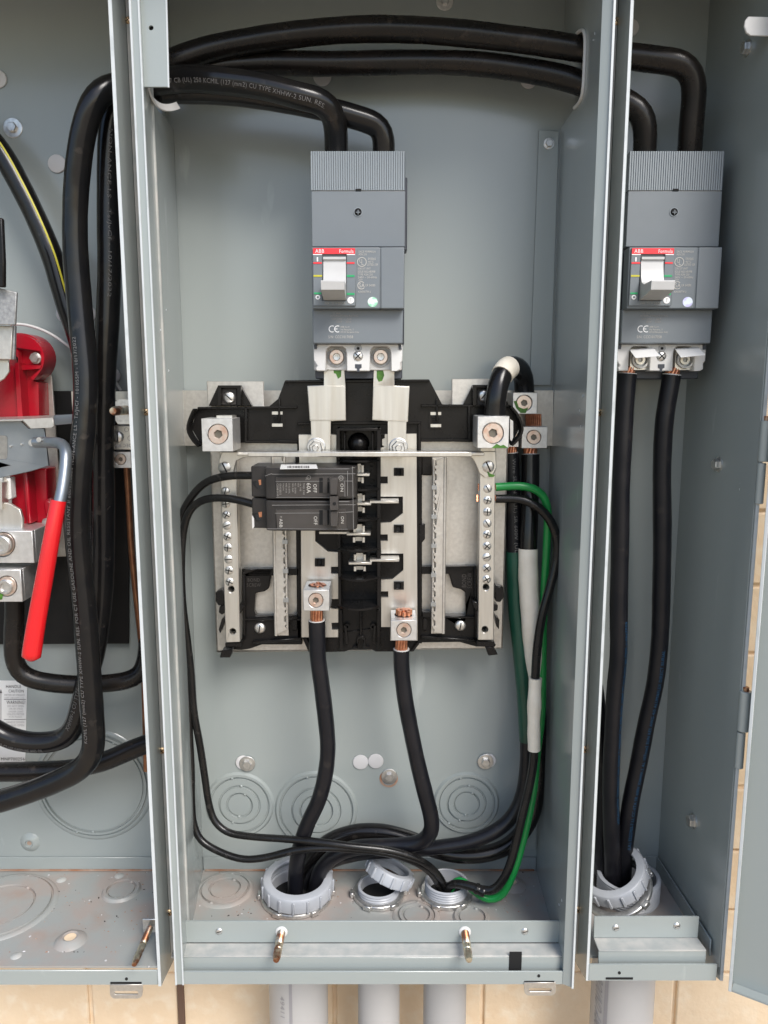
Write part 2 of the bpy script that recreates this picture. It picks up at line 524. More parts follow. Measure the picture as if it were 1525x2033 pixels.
def lug_block(parent, x0, y0, x1, y1, yf, yb, cx, cy, r, mat='alu', name='lug', bore=None, screw=True):
    """aluminium block; front face in photo px with the screw hole; bore = (cx, r) a vertical cable hole drawn as a dark disc"""
    mb = MB(mat)
    a = P(x0, (y0 + y1) / 2, yf); b = P(x1, (y0 + y1) / 2, yf)
    zt = P((x0 + x1) / 2, y0, yf).z; zb = P((x0 + x1) / 2, y1, yf).z
    out = [Vector((a.x, yf, zt)), Vector((b.x, yf, zt)), Vector((b.x, yf, zb)), Vector((a.x, yf, zb))]
    hole = [P(x, y, yf) for x, y in circ(cx, cy, r, 28)]
    mb.slabw(out, Vector((0, 0.004, 0)), [hole])
    mb.box(a.x, b.x, yf + 0.0041, yb, zb, zt)
    o = mb.build(name, parent, bev=0.0004, seg=1)
    if screw: lug_screw(o, cx, cy, yf, r)
    return o
# ================================================================ THE PLACE
YF = -0.120                      # front edge of the cabinets (their backs are at y = 0)
WALL = 0.024                     # face of the brick wall
ZTOP = 1.606
ZF = P(730, 1726, 0).z           # cabinet floor
ZBL, ZBC, ZBR = P(313, 1957, YF).z, P(1135, 1953, YF).z, P(1300, 1946, YF).z   # lower ends of the cabinet sides

mb = MB('concrete'); mb.box(-60, 60, -60, 3, -0.05, 0.0)
struct(mb.build('ground'))
# ---- brick wall
mb = MB('wall_paint'); mb.box(-6, 6, WALL + 0.0036, WALL + 0.2, 0, 2.40)
wall = struct(mb.build('wall'))
courses = [P(1460, y, WALL).z for y in (1015, 1164, 1297, 1430, 1563, 1688, 1808, 1932)]
hh = (courses[0] - courses[-1]) / 7
zs = [courses[0] + hh * k for k in (4, 3, 2, 1)] + courses + [courses[-1] - hh, courses[-1] - 2 * hh]
def brick(x0, x1, z0, z1):
    mb = MB('wall_paint')
    g = 0.0017
    x0 += g; x1 -= g; z0 += g * .7; z1 -= g * .7
    yy = WALL + random.uniform(-0.001, 0.001)
    nx = 5
    vs_ = []; 
    for k in range(nx + 1):
        x = x0 + (x1 - x0) * k / nx
        for z in (z0, (z0 + z1) / 2, z1):
            vs_.append((x + random.uniform(-.001, .001) * (0 < k < nx), yy + random.uniform(-.0006, .0006), z + random.uniform(-.001, .001)))
    m_ = len(vs_)
    vs_ += [(v[0], WALL + 0.02, v[2]) for v in vs_]
    fs = []
    for k in range(nx):
        for j in range(2):
            a = k * 3 + j
            fs += [(a, a + 3, a + 4, a + 1), (m_ + a, m_ + a + 1, m_ + a + 4, m_ + a + 3)]
        a = k * 3
        fs += [(a, m_ + a, m_ + a + 3, a + 3), (a + 2, a + 5, m_ + a + 5, m_ + a + 2)]
    for j in range(2):
        a = j; fs.append((a, a + 1, m_ + a + 1, m_ + a))
        a = nx * 3 + j; fs.append((a, m_ + a, m_ + a + 1, a + 1))
    mb.add(vs_, fs)
    mb.build('brick', wall, bev=0.0016, ang=40)
bx = [P(x, 1990, WALL).x for x in (-420, -150, 178, 355, 665, 958, 1340, 1700, 2060)]
xr = [P(1380, 1400, WALL).x, P(1640, 1400, WALL).x, P(1960, 1400, WALL).x]
for k in range(len(zs) - 1):
    z1, z0 = zs[k], zs[k + 1]
    if k < len(zs) - 4:
        off = 0.05 * (k % 2)
        for a, b in zip([xr[0], xr[1] + off, ], [xr[1] + off, xr[2] + off]): brick(a, b, z0, z1)
    else:
        sh = (0.0, 0.0, 0.09)[k - (len(zs) - 4)] if k >= len(zs) - 4 else 0
        for a, b in zip(bx[:-1], bx[1:]): brick(a + sh, b + sh, z0, z1)
a = P(354, 1995, WALL - .0012).x; b = P(366, 1995, WALL - .0012).x
mb = MB('caulk'); mb.box(a, b, WALL - 0.0022, WALL + 0.004, P(360, 2033, WALL).z - 0.12, P(360, 1935, WALL).z)
mb.build('expansion_joint', wall)

# ================================================================ CABINETS
SH = 0.0016
def sheet_x(mb, xb, xf, outline, holes=(), th=SH):
    """side wall; outline and holes are lists of (y, z); x runs from xb at y = 0 to xf at y = YF"""
    def q(y, z): return Vector((xb + (xf - xb) * (y / YF), y, z))
    mb.slabw([q(*p) for p in outline], Vector((th, 0, 0)), [[q(*p) for p in h] for h in holes])
def knockout(parent, px, py, radii, y=-0.0003, floor=False):
    """stamped concentric rings: narrow grooves between slightly raised plates"""
    mb = MB('paint_floor' if floor else 'paint')
    if floor:
        o = PZ(px, py, ZF + 0.0003); ax = (0, 0, 1); k = pxm(px, py, o.y) 
    else:
        o = P(px, py, y); ax = (0, -1, 0); k = pxm(px, py, y)
    prof = [(0, 0.0011)]
    for i, r in enumerate(sorted(radii)):
        R = r * k; nh = 0.0012 if i % 2 else 0.0019
        prof += [(R - 0.0011, prof[-1][1]), (R - 0.0007, -0.0012), (R + 0.0003, -0.0012), (R + 0.0008, nh)]
    R = max(radii) * k
    prof += [(R + 0.003, prof[-1][1]), (R + 0.0048, -0.0004)]
    mb.lathe(prof, o, ax, 56)
    u = Vector((1, 0, 0)); w = Vector((0, 1, 0)) if floor else Vector((0, 0, 1)); axv = Vector(ax)
    for i, r in enumerate(sorted(radii)):
        for a in (1.1 + i * .35, 4.65 - i * .3):
            c_ = o + (u * math.cos(a) + w * math.sin(a)) * (r * k)
            mb.lathe([(0.0, .0021), (.0008, .0020), (.0013, .0014), (.0016, .0002)], c_, axv, 8)
    o2 = mb.build('knockout', parent, ang=50)
    return o2
def plug(parent, px, py, r, y=-0.0006):
    R = r * pxm(px, py, y)
    mb = MB('plug'); mb.lathe([(0, .0011), (R * .8, .0011), (R * .95, .0008), (R, 0)], P(px, py, y), (0, -1, 0), 30)
    return mb.build('hole_plug', parent)
def stud(parent, px, py, y, L, r, plate=True, name='threaded_stud'):
    o = P(px, py, y); mb = MB('white')
    if plate: mb.lathe([(0, 0), (r * 1.5, 0), (r * 1.5, .0006), (r * 1.2, .0014), (r, .0016)], o, (0, -1, 0), 18)
    mb.use('stud')
    n = int(L * .45 / 0.0008); prof = [(r, .002)]
    for i in range(n): prof += [(r, .002 + i * .0008), (r * .88, .002 + i * .0008 + .0004)]
    mb.lathe(prof + [(r * .86, L * .47)], o, (0, -1, 0), 14)
    mb.use('stud')
    prof = [(r * .86, L * .47), (r * .80, L * .5), (r * .98, L * .52), (r * .98, L * .64), (r * .82, L * .66), (r * .82, L * .70), (r * 1.0, L * .72), (r * .95, L * .9), (r * .7, L), (0, L)]
    mb.lathe(prof, o, (0, -1, 0), 14)
    return mb.build(name, parent)
def ledge(parent, xs, rows, cut=None):
    """stepped sill with a hanging front lip. xs photo x: (strip left, strip right, riser left, riser right, lip left, lip right); rows photo y"""
    y0, y1, y2, y3, y4 = rows
    xm = (xs[0] + xs[1]) / 2
    yr = YF + 0.005
    zt = P(xm, y2, yr).z
    yb = PZ(xm, y1, zt).y
    ztop = P(xm, y0, yb).z
    zl = P(xm, y3, YF).z; zb = P(xm, y4, YF).z
    x = [P(xs[0], y0, yb).x, P(xs[1], y0, yb).x, P(xs[2], y2, yr).x, P(xs[3], y2, yr).x, P(xs[4], y3, YF).x, P(xs[5], y3, YF).x]
    t = 0.0014
    mb = MB('paint')
    mb.slabw([Vector((x[0], yb, ztop)), Vector((x[1], yb, ztop)), Vector((x[1], yb, zt)), Vector((x[0], yb, zt))], Vector((0, t, 0)))
    o = mb.build('sill_strip', parent, bev=.0004, seg=1)
    mb = MB('paint_dusty')
    mb.slabw([Vector((x[0], yb - .0002, zt)), Vector((x[1], yb - .0002, zt)), Vector((x[3], yr, zt)), Vector((x[2], yr, zt))], Vector((0, 0, -t)))
    mb.build('sill_tread', parent, bev=.0004, seg=1)
    mb = MB('paint')
    holes = []
    pts = [Vector((x[2], yr, zt - t)), Vector((x[3], yr, zt - t)), Vector((x[3], yr, zl - .012)), Vector((x[2], yr, zl - .012))]
    mb.slabw(pts, Vector((0, t, 0)))
    if cut:
        mb.use('hole').bpx(*cut, yr - 0.0006, yr)
    mb.build('sill_riser', parent, bev=.0004, seg=1)
    return yb, ztop, zt, zl, zb, x
def lip(parent, x0, x1, zl, zb, slot=None, dots=()):
    mb = MB('paint')
    pts = [Vector((x0, YF, zl)), Vector((x1, YF, zl)), Vector((x1, YF, zb)), Vector((x0, YF, zb))]
    mb.slabw(pts, Vector((0, .0014, 0)))
    mb.box(x0, x1, YF + .0015, YF + .012, zb, zb + .0014)
    o = mb.build('front_lip', parent, bev=.0004, seg=1)
    mb = MB('hole')
    if slot: mb.bpx(*slot, YF - .0003, YF + .0002)
    for d in dots: mb.slab(circ(*d, 12), YF - .0003, .0005)
    if mb.v: mb.build('slot_shadow', o)
    return o
def hasp(parent, x0, y0, x1, y1):
    mb = MB('galv')
    r = 10
    out = [(x0, y0), (x1, y0)] + [(x1 - r + r * math.cos(t), y1 - r + r * math.sin(t)) for t in (0, .5, 1.05, 1.57)] + [(x0 + r - r * math.sin(t), y1 - r + r * math.cos(t)) for t in (0, .5, 1.05, 1.57)]
    mb.slab(out, YF - .001, .0015, [rrect(x0 + 9, y1 - 15, x1 - 9, y1 - 8, 3)])
    return mb.build('padlock_hasp', parent, bev=.0003, seg=1)
def seam(parent, name, pxs, py, y0, y1, z0, z1, mat='paint'):
    pass

def vx(px, py, y): return P(px, py, y).x
# ---------------- left cabinet (meter section)
LB = thing('meter_cabinet', 'open grey steel meter cabinet holding the red socket block and lever', 'cabinet', (-0.30, 0, ZF - .02), 'three joined grey cabinets')
xl0 = -0.47; xl1 = vx(222, 0, YF)
mb = MB('paint'); mb.box(xl0, xl1 - .0023, 0, SH, ZF - .02, ZTOP)
lback = mb.build('back_panel', LB)
mb = MB('paint')
hz0, hz1 = P(240, 290, -.03).z, P(240, 60, -.03).z
hole_l = [(-.008, hz0 + .02), (-.008, hz1), (-.085, hz1), (-.085, hz0 + .03), (-.06, hz0)]
sheet_x(mb, xl1, xl1, [(0, ZF - .02), (YF + .03, ZF - .02), (YF, ZBL), (YF, ZTOP), (0, ZTOP)], [hole_l], th=-.0022)
mb.use('paint_edge').box(xl1 - .0022, xl1, YF - .0006, YF, ZBL, ZTOP)
mb.build('side_wall', LB)
mb = MB('paint'); mb.box(xl0 - SH, xl0, YF, SH, ZF - .022, ZTOP); mb.build('side_wall', LB)
mb = MB('paint'); mb.box(xl0, xl1 - .0025, YF - .035, 0, ZTOP, ZTOP + SH); mb.box(xl0, xl1 - .0025, YF - .035, YF - .0334, ZTOP - .016, ZTOP); mb.build('top_shade_hood', LB)  # cabinet top; its unseen overhang and lip are added to shade the interior
mb = MB('paint_floor'); mb.box(xl0, xl1 - .0024, YF + .002, -.0002, ZF - SH, ZF)
lfl = mb.build('floor_panel', LB)
mb = MB('paint'); mb.box(xl0, xl1 - .0024, -.0018, -.0004, ZF + .0003, P(150, 1700, 0).z)
mb.use('rust_edge').box(xl0, xl1 - .003, -.0034, -.0018, ZF + .0002, ZF + .0016)
mb.build('floor_flange', LB, bev=.0003, seg=1)
zl, zb = P(150, 1927, YF).z, P(150, 1956, YF).z
lip(LB, xl0, vx(313, 1940, YF), zl, zb, slot=(219, 1950, 281, 1954), dots=((251, 1944, 3),))
hasp(LB, 218, 1955, 283, 1983)
knockout(lback, 186, 1558, (100, 108))
knockout(lfl, 241, 1768, (27,), floor=True)
knockout(lfl, 2, 1800, (62, 95), floor=True)
mb = MB('paint_floor'); o = PZ(140, 1868, ZF)
mb.lathe([(.0045, .0035), (.006, .0042), (.009, .003), (.0125, 0)], o, (0, 0, 1), 28)
mb.use('wall_paint').lathe([(0, .0030), (.0046, .0033)], o, (0, 0, 1), 20); mb.build('dimple', lfl)
for px, py in ((122, 1747), (237, 1739), (32, 1898)):
    mb = MB('paint_dusty'); mb.lathe([(0, .001), (.003, .0008), (.0042, 0)], PZ(px, py, ZF), (0, 0, 1), 14); mb.build('weld_mark', lfl)
mb = MB('paint'); mb.lathe([(0, .0015), (.003, .0015), (.0036, .003), (.0055, .0026), (.009, 0)], P(60, 1672, 0), (0, -1, 0), 24)
mb.use('rust_edge').lathe([(0, .0018), (.002, .0018)], P(60, 1672, 0), (0, -1, 0), 14)
mb.build('dimple', lback)
for px, py, r in ((-3, 157, 17), (113, 325, 18), (152, 322, 17), (128, 623, 17), (174, 623, 17), (226, 745, 14)): plug(lback, px, py, r)
hex_bolt(lback, 26, 254, 0, 10, washer=1.9)
mb = MB('zinc'); mb.bpx(283, 1825, 311, 1852, -.0935, -.092); mb.build('stud_plate', LB, bev=.0006)
stud(LB, 299, 1840, -.094, .040, .0026, plate=False)
mb = MB('zinc'); mb.slab([(229, 797), (236, 793), (262, 793), (262, 842), (234, 842), (229, 834)], -.060, .0015); mb.build('stud_plate', LB)
stud(LB, 252, 814, -.061, .030, .0034, plate=False)

# ---------------- centre cabinet
CB = thing('breaker_cabinet', 'open grey steel cabinet with the load centre, between the meter and disconnect sections', 'cabinet', (-0.01, 0, ZF - .02), 'three joined grey cabinets')
xcb0 = (vx(349, 315, 0) + vx(403, 1725, 0)) / 2
xcf0 = vx(277, 0, YF); xcfo0 = vx(259, 0, YF)
xcb1 = (vx(1111, 259, 0) + vx(1066, 1727, 0)) / 2
xcf1 = vx(1196, 0, YF); xcfo1 = vx(1217, 0, YF)
xr0_ = vx(1252, 0, YF)
mb = MB('paint'); mb.box(xl1 - .0022, xr0_ - .0002, 0, SH, ZF - .02, ZTOP)
cback = mb.build('back_panel', CB)
# left side wall with its cable opening
A0 = Vector((xcb0, 0, 0)); n0 = Vector((xcf0 - xcb0, YF, 0)).cross(Vector((0, 0, 1)))
def on_l(px, py):
    q = PN(px, py, A0, n0); return (q.y, q.z)
zt_h = P(300, 40, -.05).z
open_l = [(-.001, on_l(347, 262)[1]), on_l(338, 246), on_l(327, 232), on_l(316, 222), on_l(306, 206), on_l(299, 190), on_l(295, 172), on_l(291, 120), on_l(289, 60), (-.001, on_l(289, 60)[1])]
mb = MB('paint')
sheet_x(mb, xcb0, xcf0, [(-.0003, ZF - .005)] + open_l + [(-.0003, ZTOP), (YF, ZTOP), (YF, ZF - .005)], th=-SH)
cwl = mb.build('side_wall', CB)
mb = MB('paint')
mb.box(xcfo0, xcf0 - .0002, YF - .0008, YF + .0008, ZBC, ZTOP)
mb.box(xcfo0, xcfo0 + SH, YF + .0008, YF + .0258, ZBC, ZTOP)
mb.use('paint_edge').box(xcfo0 - .0006, xcfo0 + .0006, YF - .0016, YF - .0004, ZBC, ZTOP)
mb.box(xcf0 - .0008, xcf0 + .0002, YF - .0016, YF - .0004, ZBC, ZTOP)
mb.build('front_flange', CB)
mb = MB('paint')
# corner bracket hanging at the top of the left side
q = [P(x, y, YF + .004) for x, y in ((277, -60), (329, -60), (335, 172), (285, 172))]
mb.slabw(q, Vector((0, .0016, 0)), [[P(x, y, YF + .004) for x, y in circ(300, 55, 5, 14)]])
mb.use('hole').slab(circ(300, 55, 5.5, 12), YF + .0062, .0004)
mb.use('paint_edge').slabw([P(x, y, YF + .0037) for x, y in ((327, -60), (330, -60), (336, 173), (333, 173))], Vector((0, .001, 0)))
mb.build('corner_bracket', CB)
# edge trim of the left opening
tp = spline([P(292, 160, -.103), P(295, 178, -.101), P(302, 196, -.097), P(313, 208, -.090), P(327, 214, -.080), P(342, 213, -.070), P(353, 209, -.062)], .003)
def ribbon(mb, path, w, th):
    tg = tangents(path); vs_ = []; fs = []
    for i, p in enumerate(path):
        sd_ = Vector((0.35, -0.1, -1)); sd_ = (sd_ - tg[i] * sd_.dot(tg[i])).normalized(); nn = tg[i].cross(sd_)
        for a, b in ((-w, -th), (w, -th), (w, th), (-w, th)): vs_.append(p + sd_ * a + nn * b)
    for i in range(len(path) - 1):
        for k in range(4): fs.append((4 * i + k, 4 * i + (k + 1) % 4, 4 * i + 4 + (k + 1) % 4, 4 * i + 4 + k))
    fs += [(3, 2, 1, 0), tuple(4 * (len(path) - 1) + k for k in range(4))]
    mb.add(vs_, fs)
mb = MB('white'); ribbon(mb, tp, .0023, .0005); mb.build('edge_trim', CB)
# right side wall with its cable opening
A1 = Vector((xcb1, 0, 0)); n1 = Vector((xcf1 - xcb1, YF, 0)).cross(Vector((0, 0, 1)))
def on_r(px, py):
    q = PN(px, py, A1, n1); return (q.y, q.z)
open_r = [(-.001, on_r(1112, 256)[1]), on_r(1128, 232), on_r(1144, 212), on_r(1153, 203), on_r(1158, 188), on_r(1161, 130), on_r(1163, 66), on_r(1157, 57), on_r(1149, 66), on_r(1130, 70), (-.001, on_r(1118, 74)[1])]
mb = MB('paint')
sheet_x(mb, xcb1, xcf1, [(-.0003, ZF - .005)] + open_r + [(-.0003, ZTOP), (YF, ZTOP), (YF, ZF - .005)], th=SH)
cwr = mb.build('side_wall', CB)
mb = MB('paint')
mb.slabw([Vector((xcf1, YF - .0004, ZBC)), Vector((xcfo1, YF - .004, ZBC)), Vector((xcfo1, YF - .004, ZTOP)), Vector((xcf1, YF - .0004, ZTOP))], Vector((0, .0014, 0)))
mb.box(xcfo1 - SH, xcfo1, YF - .0026, YF + .0258, ZBC, ZTOP)
mb.use('paint_edge').box(xcfo1 - .0008, xcfo1 + .0006, YF - .0050, YF - .0036, ZBC, ZTOP)
mb.build('front_flange', CB)
wp = [Vector((A1.x + (xcf1 - xcb1) * (p[0] / YF) - .0006, p[0], p[1])) for p in [on_r(1146, 68), on_r(1156, 59), on_r(1164, 68), on_r(1162, 130), on_r(1159, 185), on_r(1153, 202), on_r(1142, 214)]]
mb = MB('white'); tube(mb, spline(wp, .004), .0012, 8); mb.build('edge_trim', CB)
# welded flange strip on the right of the back, scratches
mb = MB('paint'); mb.slab([(1070, 258), (1110, 260), (1094, 765), (1052, 765)], -.0024, .0014)
mb.slab([(1052, 890), (1089, 890), (1064, 1688), (1030, 1688)], -.0024, .0014)
mb.build('mounting_flange', CB, bev=.0003, seg=1)
hex_bolt(CB, 1090, 285, -.0024, 8, washer=1.35)
mb = MB('paint'); mb.box(xl1, xr0_, YF - .035, 0, ZTOP, ZTOP + SH); mb.box(xl1, xr0_, YF - .035, YF - .0334, ZTOP - .016, ZTOP); mb.build('top_shade_hood', CB)  # overhang and hanging lip added out of view to darken the upper back
mb = MB('paint_floor'); mb.box(xcb0 + .0002, xcb1 - .0002, YF + .012, -.0002, ZF - SH, ZF)
cfl = mb.build('floor_panel', CB)
mb = MB('paint'); mb.box(xcb0 + .0004, xcb1 - .0004, -.0018, -.0004, ZF + .0003, P(730, 1700, 0).z)
mb.use('rust_edge').box(xcb0 + .002, xcb1 - .002, -.0034, -.0018, ZF + .0002, ZF + .0016)
mb.build('floor_flange', CB, bev=.0003, seg=1)
yb_c, ztop_c, zt_c, zl_c, zb_c, xx = ledge(CB, (362, 1117, 357, 1124, 348, 1131), (1829, 1872, 1898, 1929, 1955), cut=(1011, 1890, 1036, 1930))
lip(CB, xx[4], xx[5], zl_c, zb_c, slot=(1041, 1948, 1101, 1952), dots=((1070, 1938, 3),))
hasp(CB, 1041, 1951, 1104, 1977)
for px in (435, 1042): pan_screw(CB, px, 1849, yb_c, 7, kind='slot', mat='zinc', ang=.3)
stud(CB, 559, 1850, yb_c, .030, .0031)
stud(CB, 923, 1850, yb_c, .030, .0031)
knockout(cback, 476, 1597, (25, 40, 58))
knockout(cback, 628, 1608, (32, 48, 72))
knockout(cback, 926, 1594, (25, 38, 55))
knockout(cfl, 446, 1766, (30, 47), floor=True)
knockout(cfl, 826, 1818, (26, 36), floor=True)
knockout(cfl, 936, 1822, (26, ), floor=True)
for px, py, r in ((640, 152, 18), (1050, 158, 17), (716, 1513, 15.5), (746, 1511, 15.5)): plug(cback, px, py, r)
plug(cback, 483, 1514, 15); plug(cback, 970, 1510, 15)
hex_bolt(cback, 491, 1516, -.0018, 9, washer=1.75)
hex_bolt(cback, 773, 1541, -.0004, 9, washer=1.75)
mb = MB('rust_edge'); mb.lathe([(.0062, .0003), (.0082, .0002)], P(772, 1546, -.0002), (0, -1, 0), 24); mb.build('rust_ring', cback)
hex_bolt(cback, 964, 1512, -.0018, 9, washer=1.75)
hex_bolt(cback, 883, 3, 0, 9, washer=1.9)
mb = MB('paint_floor'); o = PZ(1018, 1757, ZF)
mb.lathe([(.0035, .003), (.005, .0036), (.008, .0025), (.012, 0)], o, (0, 0, 1), 28)
mb.use('wall_paint').lathe([(0, .0027), (.0036, .003)], o, (0, 0, 1), 20); mb.build('dimple', cfl)

# ---------------- right cabinet
RB = thing('disconnect_cabinet', 'narrow open grey steel cabinet with its hinged door swung back', 'cabinet', (0.20, 0, ZF - .02), 'three joined grey cabinets')
xr0 = vx(1252, 0, YF)
xrb = (vx(1410, 0, 0) + vx(1306, 1698, 0)) / 2
xrf = (vx(1579, 0, YF) + vx(1428, 1935, YF)) / 2
mb = MB('paint'); mb.box(xr0, xrb + .012, 0, SH, ZF - .02, ZTOP)
rback = mb.build('back_panel', RB)
mb = MB('paint')
hole_r = [(-.008, hz0 + .02), (-.008, hz1), (-.075, hz1), (-.075, hz0 + .03), (-.05, hz0)]
sheet_x(mb, xr0, xr0, [(-.0003, ZF - .02), (YF + .03, ZF - .02), (YF, ZBR), (YF, ZTOP), (-.0003, ZTOP)], [hole_r], th=.0022)
mb.use('paint_edge').box(xr0, xr0 + .0017, YF - .0006, YF, ZBR, ZTOP)
mb.build('side_wall', RB)
mb = MB('paint')
sheet_x(mb, xrb, xrf, [(-.0003, ZF - .02), (YF + .03, ZF - .02), (YF, ZBR), (YF, ZTOP), (-.0003, ZTOP)], th=.002)
mb.use('paint_edge').box(xrf, xrf + .0022, YF - .0007, YF - .0001, ZBR, ZTOP)
rwr = mb.build('side_wall', RB)
xk = xrb + (xrf - xrb) * .82
mb = MB('paint'); mb.slabw([Vector((xk - .0006, YF * .82, ZF)), Vector((xrf - .0008, YF + .001, ZF)), Vector((xrf - .0008, YF + .001, ZTOP)), Vector((xk - .0006, YF * .82, ZTOP))], Vector((.0006, 0, 0)))
mb.build('edge_fold', rwr)
mb = MB('paint'); mb.box(xr0, xrf, YF - .035, 0, ZTOP, ZTOP + SH); mb.box(xr0, xrf, YF - .035, YF - .0334, ZTOP - .016, ZTOP); mb.build('top_shade_hood', RB)  # same added overhang and lip, unseen, for shade on the upper back
mb = MB('paint_floor'); mb.box(xr0 + .0024, xrb - .0002, YF + .012, -.0002, ZF - SH, ZF)
rfl = mb.build('floor_panel', RB)
zf2 = P(1290, 1698, 0).z
mb = MB('paint'); mb.box(xr0 + .003, xrb - .0004, -.0018, -.0004, ZF + .0003, zf2)
mb.slabw([Vector((xrb - .002, -.002, ZF + .0003)), Vector((xrb + (xrf - xrb) * .9 - .003, YF * .9, ZF + .0003)), Vector((xrb + (xrf - xrb) * .9 - .003, YF * .9, zf2)), Vector((xrb - .002, -.002, zf2))], Vector((.0012, 0, 0)))
mb.build('floor_flange', RB, bev=.0003, seg=1)
yb_r, ztop_r, zt_r, zl_r, zb_r, xx = ledge(RB, (1180, 1389, 1189, 1403, 1168, 1425), (1820, 1862, 1886, 1915, 1947))
lip(RB, xx[4], xx[5], zl_r, zb_r, slot=(1203, 1941, 1257, 1945), dots=((1230, 1932, 3),))
for px, py in ((1223, 1842), (1344, 1838)): pan_screw(RB, px, py, yb_r, 7, kind='slot', ang=.3)
plug(rback, 1252, 55, 17)
nr = Vector((xrf - xrb, YF, 0)).cross(Vector((0, 0, 1))).normalized()
if nr.x > 0: nr = -nr
for px, py in ((1485, 95), (1427, 922), (1377, 1630)):
    hex_bolt(rwr, px, py, -.06, 12, washer=1.25, o=PN(px, py, Vector((xrb, 0, 0)), nr), axis=nr)
mb = MB('white'); mb.slab([(1486, 32), (1480, 40), (1478, 52), (1482, 64), (1490, 70), (1572, 72), (1572, 34)], -.098, .0016); mb.build('door_stop', rwr, bev=.0005)
# door
dv = Vector((.843, -.537, 0)); dn = Vector((-.537, -.843, 0))
d0 = P(1451, 1952, YF - .002); zd0 = d0.z; 
mb = MB('paint')
D = lambda u, w, z: Vector((d0.x, d0.y, 0)) + dv * u + dn * w + Vector((0, 0, z))
def dbox(mb, u0, u1, w0, w1, z0, z1):
    vs_ = [D(u, w, z) for u in (u0, u1) for w in (w0, w1) for z in (z0, z1)]
    mb.add(vs_, [(0, 1, 3, 2), (4, 6, 7, 5), (0, 4, 5, 1), (2, 3, 7, 6), (0, 2, 6, 4), (1, 5, 7, 3)])
dbox(mb, 0, .30, -.0015, 0, zd0, ZTOP)
dbox(mb, 0, .0015, 0, .009, zd0, ZTOP)
dbox(mb, .0016, .2984, 0, .009, zd0, zd0 + .0015)
dbox(mb, .2985, .30, 0, .009, zd0, ZTOP)
mb.use('paint_edge'); dbox(mb, -.0004, .0018, .0090, .0096, zd0, ZTOP)
door = mb.build('door', RB, bev=.0003, seg=1)
pan = P(1476, 1898, YF - .02)
for (x0, x1, ya, ym, yc) in ((1469, 1493, 1372, 1452, 1524), (1511, 1534, 835, 918, 1000)):
    xc = (x0 + x1) / 2
    mb = MB('paint')
    a = P(xc, ya, YF - .001); b = P(xc - 3, ym, YF - .001); c = P(xc - 11, yc, YF - .001)
    r = (x1 - x0) / 2 * pxm(xc, ya, YF)
    ax = Vector((a.x - .001, a.y, a.z)); 
    mb.cyl((a.x, a.y, a.z), (a.x, a.y, b.z + .0006), r, 18)
    mb.box(a.x, a.x + .012, a.y - .0008, a.y + .0008, b.z + .002, a.z - .002)
    mb.build('hinge_knuckle', door, bev=.0004, seg=1)
    mb = MB('paint'); mb.cyl((a.x - .001, a.y, b.z - .0004), (a.x - .001, a.y, c.z), r * .72, 16)
    mb.build('lower_knuckle', RB, bev=.0004, seg=1)
    mb = MB('stud'); mb.cyl((a.x, a.y, a.z + .003), (a.x, a.y, a.z - .001), r * .5, 12); mb.build('hinge_pin', RB)
# ---- joining strips between the cabinets (with their screws) belong to the centre cabinet
mb = MB('paint_dusty'); mb.box(xl1 + .0003, xcfo0 + .004, YF + .026, YF + .0275, ZBC + .004, ZTOP); sl = mb.build('joining_strip', CB)
for px, py in ((254, 40), (290, 818), (322, 1490), (336, 1812)): pan_screw(sl, px, py, YF + .026, 7, mat='brass', kind='cross')
mb = MB('paint_dusty'); mb.box(xcfo1 - .004, xr0 - .0003, YF + .026, YF + .0275, ZBC + .004, ZTOP); sr = mb.build('joining_strip', CB)
for px, py in ((1224, 42), (1189, 819), (1161, 1488), (1147, 1806)): pan_screw(sr, px, py, YF + .026, 7.5, mat='brass', kind='cross')

random.seed(11)
def speck(parent, o, nrm, k, mat='paint_edge'):
    nrm = Vector(nrm).normalized(); u = nrm.orthogonal().normalized(); w = nrm.cross(u)
    n = 7; a0 = random.random() * 6
    pts = [o + nrm * .0002 + (u * math.cos(a0 + i * 6.28 / n) * random.uniform(.5, 1.2) + w * math.sin(a0 + i * 6.28 / n) * random.uniform(.4, 1.0)) * k for i in range(n)]
    mb = MB(mat); mb.slabw(pts, nrm * .0003); mb.build('paint_chip', parent)
for px, py in ((329, 615), (334, 736), (318, 655)): speck(cwl, PN(px, py, A0, n0), (1, 0, 0), .0009)
for px, py in ((1182, 66), (1179, 79), (1158, 786), (1152, 815), (1154, 847), (1116, 1787), (1111, 1796)): speck(cwr, PN(px, py, A1, n1), (-1, 0, 0), .0011)
for px, py in ((1471, 984), (1472, 960), (1470, 972), (1438, 1445), (1437, 1480), (1440, 1460), (1497, 752)): speck(rwr, PN(px, py, Vector((xrb, 0, 0)), nr), nr, .0010)
for px, py in ((178, 1788), (97, 1738), (210, 1908), (60, 1860), (238, 1738), (296, 1920), (14, 1700 + 60)): speck(lfl, PZ(px, py, ZF), (0, 0, 1), .0010, 'plug')
for px, py in ((480, 1815), (700, 1765), (820, 1745), (1060, 1760), (960, 1815), (1033, 1750)): speck(cfl, PZ(px, py, ZF), (0, 0, 1), .0008, 'plug')

